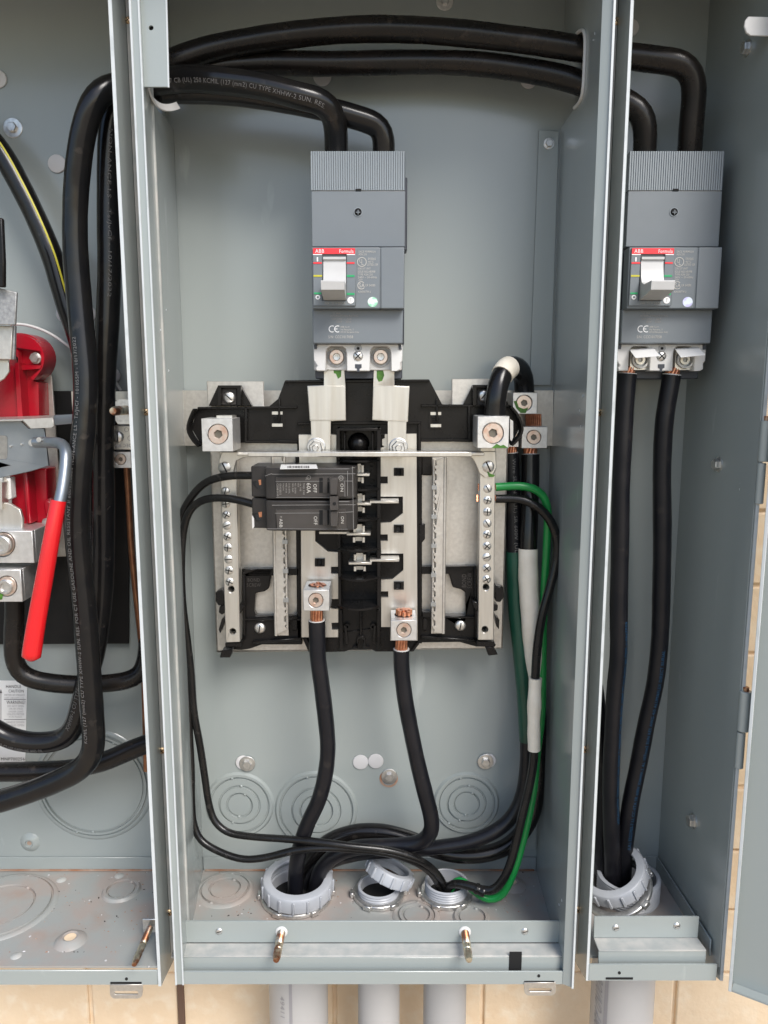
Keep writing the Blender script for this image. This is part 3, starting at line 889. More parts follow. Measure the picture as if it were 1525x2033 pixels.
def grit(parent, pts, n):
    mb = MB('plug')
    for k in range(n):
        px, py = random.choice(pts); px += random.gauss(0, 45); py += random.gauss(0, 28)
        o = PZ(px, min(max(py, 1732), 1890), ZF + .0001); r = random.uniform(.0002, .0007)
        mb.use(random.choice(('plug', 'rust_edge', 'black_matte', 'rust_edge')))
        a = random.random() * 3.1; u = Vector((math.cos(a), math.sin(a), 0)) * r * random.uniform(.8, 2.4); w = Vector((-math.sin(a), math.cos(a), 0)) * r
        mb.add([o + u, o + w, o - u, o - w, o + Vector((0, 0, r * .8))], [(0, 1, 4), (1, 2, 4), (2, 3, 4), (3, 0, 4), (3, 2, 1, 0)])
    g = mb.build('grit', parent); g['kind'] = 'stuff'
grit(lfl, [(60, 1780), (160, 1800), (230, 1850), (120, 1890), (270, 1760)], 110)
grit(cfl, [(440, 1780), (500, 1800), (690, 1790), (840, 1790), (980, 1790), (1050, 1770)], 120)
# ================================================================ LOAD CENTRE INTERIOR
LC = thing('load_centre', 'tin plated load centre interior with black plastic base and two neutral bars', 'load centre', P(716, 1296, -.02))
mb = MB('galv'); mb.slab([(357, 775), (1100, 775), (1098, 885), (360, 885)], -.0085, .003)
mb.build('cross_bar', LC, bev=.0004, seg=1)
mb = MB('galv')
pan = [(410, 757), (524, 757), (524, 806), (590, 812), (840, 812), (897, 806), (897, 752), (1003, 752), (1009, 890), (998, 1288), (430, 1296), (417, 896)]
mb.slab(pan, -.030, .0015)
mb.slab([(417, 896), (421, 896), (434, 1294), (430, 1296)], -.030, .017)
mb.slab([(1005, 890), (1009, 890), (998, 1288), (994, 1288)], -.030, .017)
mb.slab([(430, 1290), (998, 1284), (998, 1288), (430, 1296)], -.030, .017)
panob = mb.build('mounting_pan', LC, bev=.0005, seg=1)
# ---- black moulded base
YB = -.0365
mb = MB('black')
mb.slab([(566, 755), (852, 753), (878, 803), (1000, 803), (1020, 812), (1033, 848), (1016, 880), (960, 878), (836, 876), (836, 905), (590, 905), (590, 881), (485, 879), (400, 884), (380, 850), (392, 810), (485, 807), (534, 807), (552, 792)], YB, .0065)
for pts in ([(485, 807), (491, 807), (491, 879), (485, 879)], [(590, 838), (836, 836), (836, 842), (590, 844)], [(552, 792), (556, 790), (556, 838), (552, 838)], [(392, 808), (590, 806), (590, 811), (392, 813)],
            [(866, 790), (870, 793), (870, 836), (866, 836)], [(836, 803), (1012, 803), (1012, 808), (836, 808)], [(929, 806), (935, 806), (935, 878), (929, 878)], [(485, 874), (590, 874), (590, 880), (485, 880)], [(836, 871), (935, 871), (935, 877), (836, 877)],
            [(566, 755), (852, 753), (853, 758), (565, 760)], [(830, 842), (836, 842), (836, 905), (830, 905)]):
    mb.slab(pts, YB - .0035, .005)
basep = mb.build('base_moulding', LC, bev=.0006, seg=1)
# curved end guards
for s_, pts in ((0, [(392, 812), (386, 824), (379, 845), (380, 856), (390, 874), (401, 884)]), (1, [(1010, 806), (1021, 818), (1033, 845), (1032, 858), (1022, 874), (1012, 882)])):
    mb = MB('black'); path = spline([P(x, y, YB - .002) for x, y in pts], .003)
    tg = tangents(path); vs_ = []; fs = []
    for i, p in enumerate(path):
        nn = Vector((tg[i].z, 0, -tg[i].x)) * .0008
        vs_ += [p + nn, p - nn, p - nn + Vector((0, -.012, 0)), p + nn + Vector((0, -.012, 0))]
    for i in range(len(path) - 1):
        for k in range(4): fs.append((4 * i + k, 4 * i + (k + 1) % 4, 4 * i + 4 + (k + 1) % 4, 4 * i + 4 + k))
    mb.add(vs_, fs); mb.build('end_guard', basep)
    mb = MB('alu')
    if s_ == 0: mb.slab([(382, 838), (398, 828), (399, 882), (391, 874), (383, 858)], -.034, .002)
    else: mb.slab([(1013, 832), (1019, 836), (1019, 868), (1016, 876), (1013, 872)], -.050, .002)
    mb.build('neutral_strap', LC)
# screw ears
for pts, sx, sy, tri in (([(414, 806), (432, 767), (478, 767), (500, 806)], 455, 789, 0), ([(920, 803), (939, 764), (990, 764), (1010, 803)], 961, 785, 1)):
    mb = MB('black')
    mb.slab(pts, YB, .007)
    mb.slab([(pts[1][0], 767), (pts[1][0] + 7, 767), (pts[1][0] + 7, 806), (pts[1][0], 806)], YB - .006, .007)
    mb.slab([(pts[2][0] - 7, 767), (pts[2][0], 767), (pts[2][0], 806), (pts[2][0] - 7, 806)], YB - .006, .007)
    mb.slab([(pts[1][0], 765), (pts[2][0], 765), (pts[2][0], 770), (pts[1][0], 770)], YB - .006, .007)
    mb.use('brk_mid').slab([(pts[1][0] + 8, 772), (pts[2][0] - 8, 772), (pts[2][0] - 8, 804), (pts[1][0] + 8, 804)], YB - .0008, .001)
    e = mb.build('screw_ear', basep, bev=.0004, seg=1)
    pan_screw(e, sx, sy, YB - .002, 12, ang=.9 if tri else 2.4)
# little clips in the arms
for cx, cy in ((551, 832), (866, 833)):
    mb = MB('black'); mb.slab(rrect(cx - 15, cy - 19, cx + 15, cy + 19, 5), YB - .0008, .001)
    mb.use('hole').slab([(cx - 8, cy - 9), (cx + 8, cy - 9), (cx + 8, cy + 9), (cx - 8, cy + 9)], YB - .0012, .0008)
    mb.use('tin').slab([(cx - 11, cy - 15), (cx + 10, cy - 15), (cx + 10, cy - 9), (cx - 11, cy - 9)], YB - .0016, .0015)
    mb.slab([(cx - 11, cy + 9), (cx + 10, cy + 9), (cx + 10, cy + 15), (cx - 11, cy + 15)], YB - .0016, .0015)
    mb.use('black')
    for k in (-4, 0, 4): mb.slab([(cx - 8, cy + k - 1), (cx + 7, cy + k - 1), (cx + 7, cy + k + 1), (cx - 8, cy + k + 1)], YB - .002, .001)
    mb.build('clip', basep)
# frame below: side columns, cross bars, corner blocks
FR = [
    ([(586, 900), (598, 900), (599, 1268), (590, 1268)], YB, 0.0065),
    ([(828, 900), (838, 900), (838, 1278), (829, 1278)], YB, 0.0065),
    ([(838, 905), (858, 905), (858, 944), (838, 944)], YB +0.0020, 0.004),
    ([(480, 1130), (594, 1129), (594, 1142), (480, 1144)], YB, 0.0065),
    ([(836, 1125), (947, 1124), (947, 1139), (836, 1140)], YB, 0.0065),
    ([(482, 1130), (540, 1130), (534, 1168), (526, 1174), (507, 1178), (505, 1214), (509, 1222), (600, 1224), (600, 1280), (520, 1280), (497, 1288), (480, 1291), (447, 1290), (447, 1277), (482, 1262)], YB, 0.0065),
    ([(885, 1125), (947, 1125), (949, 1278), (985, 1279), (983, 1285), (945, 1284), (913, 1275), (830, 1276), (830, 1222), (925, 1222), (924, 1176), (915, 1170), (899, 1166), (893, 1145)], YB, 0.0065),
    ([(832, 1040), (844, 1040), (844, 1070), (838, 1078), (832, 1078)], YB -0.0020, 0.004),
    ([(482, 1130), (512, 1130), (484, 1142)], YB -0.0035, 0.005),
    ([(484, 1228), (600, 1228), (600, 1233), (484, 1233)], YB -0.0035, 0.005),
    ([(480, 1135), (486, 1135), (488, 1262), (482, 1262)], YB -0.0035, 0.005),
    ([(941, 1128), (947, 1128), (949, 1278), (943, 1278)], YB -0.0035, 0.005),
    ([(838, 1222), (943, 1224), (943, 1229), (838, 1227)], YB -0.0035, 0.005),
    ([(594, 900), (599, 900), (601, 1268), (596, 1268)], YB -0.0035, 0.005),
    ([(828, 900), (832, 900), (833, 1278), (829, 1278)], YB -0.0035, 0.005),
    ([(500, 1274), (598, 1266), (598, 1272), (500, 1279)], YB -0.0035, 0.005),
    ([(836, 1262), (946, 1270), (946, 1275), (836, 1268)], YB -0.0035, 0.005),
    ([(580, 1222), (590, 1222), (590, 1252), (580, 1252)], YB -0.0035, 0.005),
    ([(838, 1216), (858, 1216), (858, 1225), (838, 1225)], YB -0.0035, 0.005),
    ([(840, 1228), (848, 1228), (848, 1252), (840, 1252)], YB -0.0035, 0.005),
]
for sgn in (-1, 1):
    mb = MB('black')
    for p, y_, t_ in FR:
        if (sum(q[0] for q in p) / len(p) - 715) * sgn > 0: mb.slab(p, y_, t_)
    mb.build('lower_frame', basep, bev=.0006, seg=1)

letters(basep, 'brk_mid', [('BOND', 492, 1148, 516, 1155), ('SCREW', 490, 1158, 518, 1165), ('BOND', 917, 1140, 926, 1166, -90), ('SCREW', 928, 1137, 937, 1168, -90)], YB - .0004)
for px, py, k in ((516, 1247, 11), (914, 1242, 11)): pan_screw(basep, px, py, YB - .0004, k, ang=1.4)
# ---- centre column with its curved barriers
YC = -.060
mb = MB('black')
mb.slab([(668, 850), (757, 850), (757, 1290), (668, 1290)], YB + .0005, .005)
mb.slab([(668, 850), (675, 850), (678, 1210), (672, 1210)], YC + .006, .024)
mb.slab([(748, 850), (756, 850), (756, 1210), (748, 1210)], YC + .006, .024)
mb.slab([(682, 858), (686, 858), (686, 905), (682, 905)], YC + .009, .016)
mb.slab([(738, 858), (742, 858), (742, 905), (738, 905)], YC + .009, .016)
mb.slab([(668, 850), (757, 850), (757, 856), (668, 856)], YC + .006, .024)
colm = mb.build('centre_column', LC, bev=.0005, seg=1)
for py in (914, 971, 1031, 1092, 1150, 1208):
    x0, x1 = vx(671, py, YC + .004), vx(753, py, YC + .004); z = P(712, py, YC - .002).z
    mb = MB('black'); top = []
    for i in range(13):
        t = i / 12; top.append(Vector((x0 + (x1 - x0) * t, YC + .006 - .010 * math.sin(math.pi * t), z)))
    top += [Vector((x1, YB, z)), Vector((x0, YB, z))]
    mb.slabw(top, Vector((0, 0, -.0014)))
    mb.build('barrier', colm)
mb = MB('black'); o = P(712, 880, YB)
mb.lathe([(0, .0105), (.003, .0100), (.006, .0080), (.008, .004), (.0085, 0)], o, (0, -1, 0), 28); mb.build('push_button', colm)
for px, py in ((738, 923), (738, 957), (689, 1242), (741, 1242)):
    mb = MB('black'); k = 6 * pxm(px, py, YB)
    mb.lathe([(k, 0), (k, .004), (k * .55, .004), (k * .5, .001)], P(px, py, YB), (0, -1, 0), 18); mb.build('post', colm)
mb = MB('black')
mb.slab([(600, 1266), (757, 1245), (774, 1245), (829, 1272), (833, 1278), (821, 1294), (746, 1294), (734, 1288), (725, 1288), (724, 1276), (722, 1269), (716, 1266), (711, 1268), (708, 1275), (708, 1288), (700, 1288), (685, 1294), (613, 1296)], YB - .001, .006)
for pts in ([(714, 1210), (719, 1210), (719, 1262), (714, 1262)], [(684, 1242), (688, 1242), (692, 1280), (687, 1280)], [(742, 1242), (746, 1242), (744, 1280), (740, 1280)], [(700, 1284), (709, 1284), (707, 1270), (711, 1264), (716, 1262), (722, 1264), (727, 1270), (726, 1284), (734, 1284), (734, 1288), (722, 1288), (722, 1272), (716, 1267), (711, 1272), (710, 1288), (700, 1288)],
            [(672, 1210), (680, 1210), (682, 1290), (674, 1290)], [(748, 1210), (756, 1210), (755, 1290), (748, 1290)], [(603, 1268), (608, 1266), (621, 1292), (613, 1296)], [(829, 1276), (833, 1278), (821, 1294), (816, 1292)]):
    mb.slab(pts, YB - .005, .006)
mb.build('column_foot', basep, bev=.0005, seg=1)
# ---- bus bars
YBUS = -.0405
mb = MB('tin')
mb.slab([(593, 862), (668, 862), (668, 1042), (626, 1042), (627, 1075), (650, 1094), (672, 1095), (672, 1126), (658, 1126), (658, 1138), (672, 1138), (672, 1190), (655, 1190), (655, 1208), (672, 1208), (672, 1237), (659, 1237), (659, 1250), (672, 1250), (672, 1266), (598, 1266), (597, 1056)], YBUS, .003)
bl = mb.build('bus_bar', LC, bev=.0004, seg=1)
mb = MB('tin')
mb.slab([(755, 862), (764, 862), (764, 870), (759, 872), (759, 884), (764, 886), (755, 890), (755, 946), (770, 946), (770, 960), (755, 960), (756, 986), (800, 986), (800, 1019), (776, 1037), (756, 1038), (756, 1061), (770, 1061), (770, 1074), (756, 1074), (757, 1099), (801, 1099), (801, 1132), (779, 1150), (757, 1151), (757, 1174), (771, 1174), (771, 1186), (757, 1186), (757, 1245), (775, 1245), (775, 1272), (829, 1272), (827, 861)], YBUS, .003)
br = mb.build('bus_bar', LC, bev=.0004, seg=1)
for ob, pts in ((bl, ((635, 1117),)), (br, ((792, 937), (792, 1050), (792, 1163)))):
    for px, py in pts:
        mb = MB('black'); mb.slab([(px - 10, py - 8), (px + 10, py - 8), (px + 10, py + 8), (px - 10, py + 8)], YBUS - .0022, .004, [[(px - 5, py - 6), (px + 4, py - 6), (px + 4, py + 5), (px - 5, py + 5)]])
        mb.use('hole').slab([(px - 6, py - 7), (px + 6, py - 7), (px + 6, py + 7), (px - 6, py + 7)], YBUS - .0006, .0004)
        mb.build('bus_clip', ob, bev=.0003, seg=1)
mb = MB('black')
mb.slab([(748, 858), (775, 858), (775, 984), (806, 984), (806, 1022), (780, 1042), (775, 1042), (775, 1096), (806, 1096), (806, 1136), (783, 1154), (775, 1154), (775, 1250), (748, 1250)], -.0372, .006)
mb.slab([(622, 1040), (676, 1040), (676, 1256), (652, 1256), (652, 1100), (646, 1098), (622, 1080)], -.0372, .006)
mb.build('bus_insulator', basep)
# ---- stabs: horizontal blades with upright prongs
def stab(parent, x0, x1, py, prongs, ext=None):
    mb = MB('tin')
    z = P((x0 + x1) / 2, py, YC + .003).z
    mb.box(vx(x0, py, YC + .003), vx(x1, py, YC + .003), YC + .003, YB + .001, z - .0022, z)
    if ext:
        z2 = P((ext[0] + ext[1]) / 2, ext[2], YC + .005).z
        mb.box(vx(ext[0], py, YC + .005), vx(ext[1], py, YC + .005), YC + .005, YBUS + .001, z2 - .0022, z2)
    o = mb.build('stab', parent, bev=.0004, seg=1)
    for px, ya, yb in prongs:
        mb = MB('tin'); mb.bpx(px - 2.2, ya, px + 2.2, yb, YC + .006, YC + .016); mb.build('prong', o)
    xs = sorted({p[0] for p in prongs})
    mb = MB('tin')
    a, b = (xs[0] + 3, xs[-1] - 3) if len(xs) > 1 else (x0 - 2, xs[0] - 3)
    mb.bpx(a, min(p[1] for p in prongs) - 3, b, py - 2, YC + .013, YC + .0145)
    mb.bpx(a, py + 8, b, max(p[2] for p in prongs) - 3, YC + .013, YC + .0145)
    mb.build('jaw', o)
stab(bl, 709, 734, 940, ((720, 924, 938), (720, 948, 959)))
stab(br, 709, 737, 998, ((722, 983, 994), (722, 1008, 1018)), (734, 792, 994))
stab(bl, 688, 736, 1058, ((704, 1044, 1056), (722, 1044, 1056), (703, 1067, 1077), (722, 1067, 1077)))
stab(br, 692, 738, 1116, ((705, 1101, 1113), (724, 1101, 1113), (705, 1125, 1134), (724, 1125, 1134)), (734, 793, 1110))
mb = MB('tin'); mb.bpx(634, 1056, 694, 1060, YC + .005, YBUS); mb.build('stab_link', bl)
# ---- breaker clip rails
def rail(x0, x1, ya, yb, flip):
    mb = MB('galv'); y = -.0405
    k = -.009
    def X(x, py): return x + (x - 762) * (py - ya) * -.00009
    mb.slab([(X(x0, ya), ya), (X(x1, ya), ya), (X(x1, yb), yb), (X(x0, yb), yb)], y, .0012)
    w = x1 - x0
    def quad(xa, ya_, xb, yb_, yy, th): mb.slab([(X(xa, ya_), ya_), (X(xb, ya_), ya_), (X(xb, yb_), yb_), (X(xa, yb_), yb_)], yy, th)
    tx = x1 if flip else x0
    inner = (x0 + w * .30) if flip else (x1 - w * .30)
    pts = []
    py = ya + 6
    step = 29.0
    edge = []
    while py < yb - 10:
        for dx, dy in ((0, 0), (0, 9), (-.16, 11), (-.16, 15), (-.05, 17), (-.05, 20), (-.16, 22), (-.16, 26)):
            edge.append((inner - (dx * w if not flip else -dx * w) * -1 if False else inner + (dx * w if flip else -dx * w), min(py + dy, yb - 2)))
        py += step
    if flip: poly = [(x1, ya), (x1, yb)] + [(e[0], e[1]) for e in reversed(edge)]
    else: poly = [(x0, ya), (x0, yb)] + [(e[0], e[1]) for e in reversed(edge)]
    mb.slab([(X(a_, b_), b_) for a_, b_ in poly], y - .0035, .0012)
    xe = x1 - 3 if flip else x0 + 3
    mb.cyl(P(X(xe, ya), ya, y - .003), P(X(xe, yb), yb, y - .003), 3.4 * pxm(xe, ya, y), 12)
    xe2 = x0 + 3 if flip else x1 - 3
    mb.cyl(P(X(xe2, ya), ya + 4, y - .001), P(X(xe2, yb), yb - 14, y - .001), 3.2 * pxm(xe, ya, y), 12)
    o = mb.build('clip_rail', LC, bev=.0002, seg=1)
    py = ya + 56
    while py < yb - 20:
        mb = MB('zinc_dark')
        a_, b_ = (x0 - 1, inner + 1) if flip else (inner - 1, x1 + 1)
        mb.slab([(X(a_, py), py), (X(b_, py), py), (X(b_, py), py + 8), (X(a_, py), py + 8)], y - .0040, .003)
        mb.build('rail_notch', o); py += 58
rail(538, 567, 900, 1262, False)
rail(859, 887, 908, 1258, True)
# ---- neutral bars
YN = -.050
def nbar(pts, scr, holes, big, skip=()):
    mb = MB('tin')
    hl = [circ(x, y, 6.5, 16) for x, y in holes]
    mb.slab(pts, YN, .009, hl)
    o = mb.build('neutral_bar', LC, bev=.0005, seg=1)
    for x, y in holes: MB('hole').slab(circ(x, y, 7, 12), YN + .0086, .0003).build('screw_hole', o)
    for i, (x, y) in enumerate(scr):
        pan_screw(o, x, y, YN + .0008, 9.6, ang=random.uniform(0, 3.1), kind='cross' if i % 3 else 'slot', name='terminal_screw')
    pan_screw(o, *big, YN - .0002, 14, ang=2.0, mat='zinc', name='clamp_screw')
    return o
nbL = nbar([(436, 896), (469, 896), (477, 1275), (448, 1276)], [(448 + .045 * (y - 975), y) for y in (975, 1000, 1022, 1043, 1065, 1087, 1110, 1132, 1155)], [(459, 1170), (462, 1254)], (447, 928))
nbR = nbar([(953, 886), (984, 886), (980, 1271), (949, 1271)], [(968 - .012 * (y - 970), y) for y in (970, 993, 1016, 1039, 1061, 1084, 1106, 1128, 1150)], [(965, 1166), (963, 1250)], (969, 926))
for x0, s_ in ((447, 1), (982, -1)):       # plastic holders of the bars
    mb = MB('black')
    if s_ == 1:
        for pts in ([(428, 1176), (444, 1169), (446, 1200), (434, 1203), (428, 1194)], [(436, 1204), (450, 1201), (451, 1214), (440, 1221), (434, 1216)], [(468, 1202), (480, 1198), (485, 1206), (476, 1220), (469, 1212)], [(434, 1250), (440, 1230), (447, 1222), (446, 1236), (437, 1258)], [(447, 1277), (481, 1277), (480, 1284), (447, 1284)], [(440, 1292), (460, 1290), (464, 1284), (457, 1306), (436, 1306)]):
            mb.slab(pts, YN + .001, .010)
    else:
        for pts in ([(984, 1163), (1000, 1167), (1001, 1186), (993, 1196), (984, 1194)], [(938, 1192), (950, 1198), (955, 1208), (948, 1214), (940, 1206)], [(975, 1196), (989, 1202), (988, 1212), (980, 1214), (974, 1208)], [(981, 1216), (986, 1226), (992, 1230), (991, 1250), (986, 1244)], [(946, 1274), (982, 1274), (983, 1284), (946, 1284)], [(963, 1284), (980, 1284), (989, 1300), (970, 1302)]):
            mb.slab(pts, YN + .001, .010)
    mb.build('bar_holder', LC, bev=.0005, seg=1)
# ---- tie strap between the bars
mb = MB('tin')
z = P(718, 897, -.066).z; z2 = P(718, 907, -.066).z
mb.box(vx(492, 902, -.066), vx(938, 900, -.066), -.066, -.0535, z2, z)
mb.slab([(440, 897), (500, 897), (500, 906), (486, 908), (470, 915), (464, 938), (452, 946), (438, 938), (434, 915)], YN - .0016, .0014)
mb.slab([(932, 896), (985, 896), (986, 930), (978, 946), (962, 948), (952, 940), (944, 920), (938, 910), (928, 905)], YN - .0016, .0014)
for a, b in ((470, 500), (930, 962)): mb.bpx(a, 898, b, 905, -.0645, YN - .001)
mb.build('tie_strap', LC, bev=.0006, seg=2)
# ---- big lugs
lg = lug_block(LC, 401, 831, 462, 896, -.0750, -.045, 433, 862, 21)
mb = MB('tin'); mb.bpx(430, 825, 461, 833, -.062, -.045); mb.build('lug_tongue', lg)
lg = lug_block(LC, 948, 826, 1011, 890, -.0750, -.045, 979, 860, 21.5)
lg = lug_block(LC, 602, 1171, 654, 1213, -.0710, -.0438, 627, 1192, 15)
lg2 = lug_block(LC, 776, 1231, 828, 1272, -.0710, -.0438, 802, 1251, 15)
mb = MB('green_mark'); mb.slab([(976, 890), (986, 881), (994, 885), (1000, 883), (1009, 889)], -.0753, .0002)
mb.slab([(967, 936), (975, 941), (983, 943), (980, 947), (971, 947)], YN - .0022, .0002); mb.build('paint_mark', LC)
lug_block(LC, 1018, 779, 1067, 822, -.034, -.009, 1041, 800, 16)
lug_block(LC, 1036, 847, 1087, 890, -.034, -.009, 1060, 868, 14.5)
lug_block(LC, 1006, 842, 1030, 887, -.030, -.009, 1020, 868, 10)
mb = MB('green_mark'); mb.slab([(1020, 796), (1026, 796), (1030, 808), (1040, 812), (1049, 809), (1044, 820), (1034, 820), (1025, 810)], -.0344, .0002); mb.build('paint_mark', LC)
mb = MB('copper')
for k in range(8): mb.cyl(P(1045 + k * 4, 822, -.02), P(1046 + k * 4, 850, -.02), 2.1 * pxm(1050, 830, -.02), 8)
mb.build('copper_jumper', LC)

# ================================================================ BUS STRAPS to the main breaker
for nm, pts, nut, lab, gr in (('bus_strap', [(645, 700), (651, 690), (680, 690), (686, 700), (684, 740), (686, 765), (687, 835), (657, 836), (656, 898), (612, 898), (611, 873), (618, 865), (617, 836), (615, 835), (610, 766), (643, 765), (643, 740)], (628, 888), 'flat tin plated strap to the bus bar carrying the branch breaker', 'bus straps'),
                     ('bus_strap', [(742, 700), (748, 690), (777, 690), (783, 700), (783, 740), (783, 766), (813, 767), (810, 837), (807, 838), (806, 898), (770, 898), (770, 836), (739, 834), (741, 765), (742, 740)], (791, 888), 'flat tin plated strap to the bus bar without a branch breaker', 'bus straps')):
    mb = MB('tin')
    up_ = [p for p in pts]
    mb.slab(up_, -.0475, .003)
    blk = [(611, 767), (643, 766), (685, 766), (686, 834), (616, 834)] if nut[0] < 700 else [(742, 767), (783, 767), (812, 768), (809, 836), (740, 833)]
    q = [P(x, y, -.0475 - .0012) for x, y in blk]
    mb.slabw(q, Vector((0, .003, 0)))
    o = mb.build(nm, None, bev=.0006, seg=2); tag(o, lab, 'strap', gr)
    c = P(*nut, -.048)
    k = pxm(*nut, -.048)
    mb = MB('zinc'); mb.lathe([(0, 0), (19 * k, 0), (19 * k, .0008), (17 * k, .0013), (8 * k, .0013)], c, (0, -1, 0), 28)
    mb.lathe([(14 * k, .0012), (14 * k, .0048), (12 * k, .0056), (6 * k, .0056)], c, (0, -1, 0), 6)
    mb.lathe([(6.5 * k, .005), (6.5 * k, .0085), (5 * k, .0095), (0, .0095)], c, (0, -1, 0), 16)
    mb.build('nut', o, ang=25)
    gx = 670 if nut[0] < 700 else 755
    mb = MB('green_mark')
    mb.slab([(gx - 8, 732), (gx - 3, 727), (gx + 1, 731), (gx + 4, 728), (gx + 8, 735), (gx + 7, 748), (gx + 1, 752), (gx - 3, 742), (gx - 7, 741)] if gx < 700 else [(gx - 7, 733), (gx + 5, 731), (gx + 8, 745), (gx + 4, 756), (gx - 3, 758), (gx - 7, 750)], -.0478, .0002)
    mb.build('paint_mark', o)

# ================================================================ MAIN BREAKERS (one built, one copied)
Y1, Y2 = -.066, -.074
MBK = thing('main_breaker', 'grey two pole main breaker above the load centre, with bolted flat straps below', 'breaker', P(711, 738, -.004), 'grey main breakers')
mb = MB('grey_deep')
mb.bpx(622, 380, 803, 684, Y1 + .008, 0); mb.bpx(626, 684, 799, 752, -.046, 0)
mb.bpx(800, 352, 808.5, 497, -.045, -.030)
mb.build('rear_body', MBK, bev=.0006, seg=1)
mb = MB('grey_cover')
x0, x1 = vx(617.5, 338, Y1), vx(804.5, 338, Y1); zt, zb = P(711, 300, Y1).z, P(711, 377.5, Y1).z
n = 41; pts = []
for i in range(n):
    a = x0 + (x1 - x0) * i / n; w = (x1 - x0) / n
    pts += [Vector((a, Y1, zt)), Vector((a + w * .62, Y1, zt)), Vector((a + w * .74, Y1 + .0009, zt)), Vector((a + w * .92, Y1 + .0009, zt))]
pts += [Vector((x1, Y1, zt)), Vector((x1, -.002, zt)), Vector((x0, -.002, zt))]
mb.slabw(pts, Vector((0, 0, zb - zt)))
mb.build('terminal_cover', MBK)
mb = MB('grey'); mb.bpx(619, 379.5, 804, 489.5, Y1, Y1 + .012)
mb.use('txt_pale').bpx(621, 378, 803, 379.6, Y1 + .001, Y1 + .004)
up1 = mb.build('upper_panel', MBK, bev=.0008)
mb = MB('hole'); o = P(711, 421, Y1); k = pxm(711, 421, Y1)
mb.use('grey_cover').lathe([(8.6 * k, -.0002), (8.6 * k, .0005), (7.4 * k, .0005), (7.2 * k, .0001)], o, (0, -1, 0), 24)
mb.use('hole').lathe([(0, .0002), (7.6 * k, .0002)], o, (0, -1, 0), 24)
mb.use('black').lathe([(0, .0012), (4.4 * k, .0010), (5.4 * k, .0003)], o, (0, -1, 0), 20)
mb.use('grey').slab([(706.5, 420.3), (715.5, 420.3), (715.5, 421.9), (706.5, 421.9)], Y1 - .0016, .0006); mb.slab([(710.2, 416.5), (711.8, 416.5), (711.8, 425.5), (710.2, 425.5)], Y1 - .00165, .0006)
mb.build('cover_screw', up1)
mb = MB('hole'); mb.bpx(706, 374.5, 717, 379, Y1 - .0004, Y1 + .001); mb.build('cover_latch', up1)
mb = MB('grey'); mb.bpx(619, 490.5, 754.4, 612.5, Y2, Y1 + .004); mb.bpx(756, 490.5, 802.5, 612.5, Y2, Y1 + .004); mb.bpx(619, 491, 802, 612, Y2 + .0008, Y1 + .004)
mid = mb.build('centre_panel', MBK, bev=.0006)
mb = MB('grey'); mb.bpx(620.5, 614, 800, 682, Y1, Y1 + .012)
low = mb.build('lower_panel', MBK, bev=.0008)
# toggle bezel
YT = Y2 - .0016
mb = MB('grey'); mb.slab([(621, 492), (707, 492), (706.5, 607), (621.5, 607)], YT, .003, [[(640, 504), (688, 504), (687.5, 597), (640, 597)]])
bez = mb.build('toggle_bezel', MBK, bev=.0004, seg=1)
mb = MB('red_print'); mb.slab([(621.5, 492.5), (705, 492.5), (705, 504), (621.5, 504)], YT - .0003, .0003); mb.build('red_strip', bez)
mb = MB('txt_white')
for pts in ([(621.5, 504.4), (639.5, 504.4), (639.5, 506.2), (621.5, 506.2)], [(688.5, 504.4), (705, 504.4), (705, 506.2), (688.5, 506.2)], [(629, 510.5), (631.6, 510.5), (631.6, 519), (629, 519)]): mb.slab(pts, YT - .0003, .0003)
mb.slab(circ(631, 590, 4.6, 20), YT - .0003, .0003, [circ(631, 590, 2.4, 14)]); mb.slab(circ(696.5, 596, 6.6, 22), YT - .0003, .0003)
mb.use('red_print')
for pts in ([(622, 520.3), (639, 520.3), (639, 523.6), (622, 523.6)], [(688.5, 520.3), (704, 520.3), (704, 523.6), (688.5, 523.6)]): mb.slab(pts, YT - .0003, .0003)
mb.use('yellow').slab([(622.5, 545.8), (639.5, 545.8), (639.5, 549.3), (622.5, 549.3)], YT - .0003, .0003)
mb.use('txt_green')
for pts in ([(688.5, 545.8), (704, 545.8), (704, 549.6), (688.5, 549.6)], [(623.5, 580.5), (638, 580.5), (638, 584), (623.5, 584)], [(688.5, 581.5), (704, 581.5), (704, 585.5), (688.5, 585.5)]): mb.slab(pts, YT - .0003, .0003)
mb.use('txt_grey'); ptext(mb, 'T', 694.5, 592.5, 698.5, 599.5, YT - .0005)
mb.build('print_marks', bez)
letters(bez, 'txt_white', [('ABB', 626, 494.5, 643.5, 502), ('Formula', 674, 495, 702, 502.2)], YT - .0005)
letters(bez, 'txt_dim', [('FIX  In = 200A', 645, 599.5, 686, 604.5)], YT - .0003)
mb = MB('hole'); mb.bpx(640, 504, 688, 597, Y2 + .0004, Y2 + .0007)
mb.build('toggle_well', bez)
mb = MB('toggle_white')
a0, a1 = vx(642, 540, YT), vx(687, 540, YT)
def zz(py): return P(664, py, YT - .004).z
prof = [(YT + .0014, zz(508)), (YT - .0006, zz(508)), (YT - .0006, zz(513)), (YT + .0010, zz(515)), (YT + .0004, zz(530)), (YT - .0008, zz(548)), (YT - .0030, zz(560)), (YT - .0080, zz(566)), (YT - .0230, zz(564)), (YT - .0235, zz(566)), (YT - .0225, zz(582)), (YT - .010, zz(590)), (YT + .0012, zz(595))]
mb.slabw([Vector((a0, y, z)) for y, z in prof], Vector((a1 - a0, 0, 0)))
mb.build('toggle', MBK, bev=.0009)
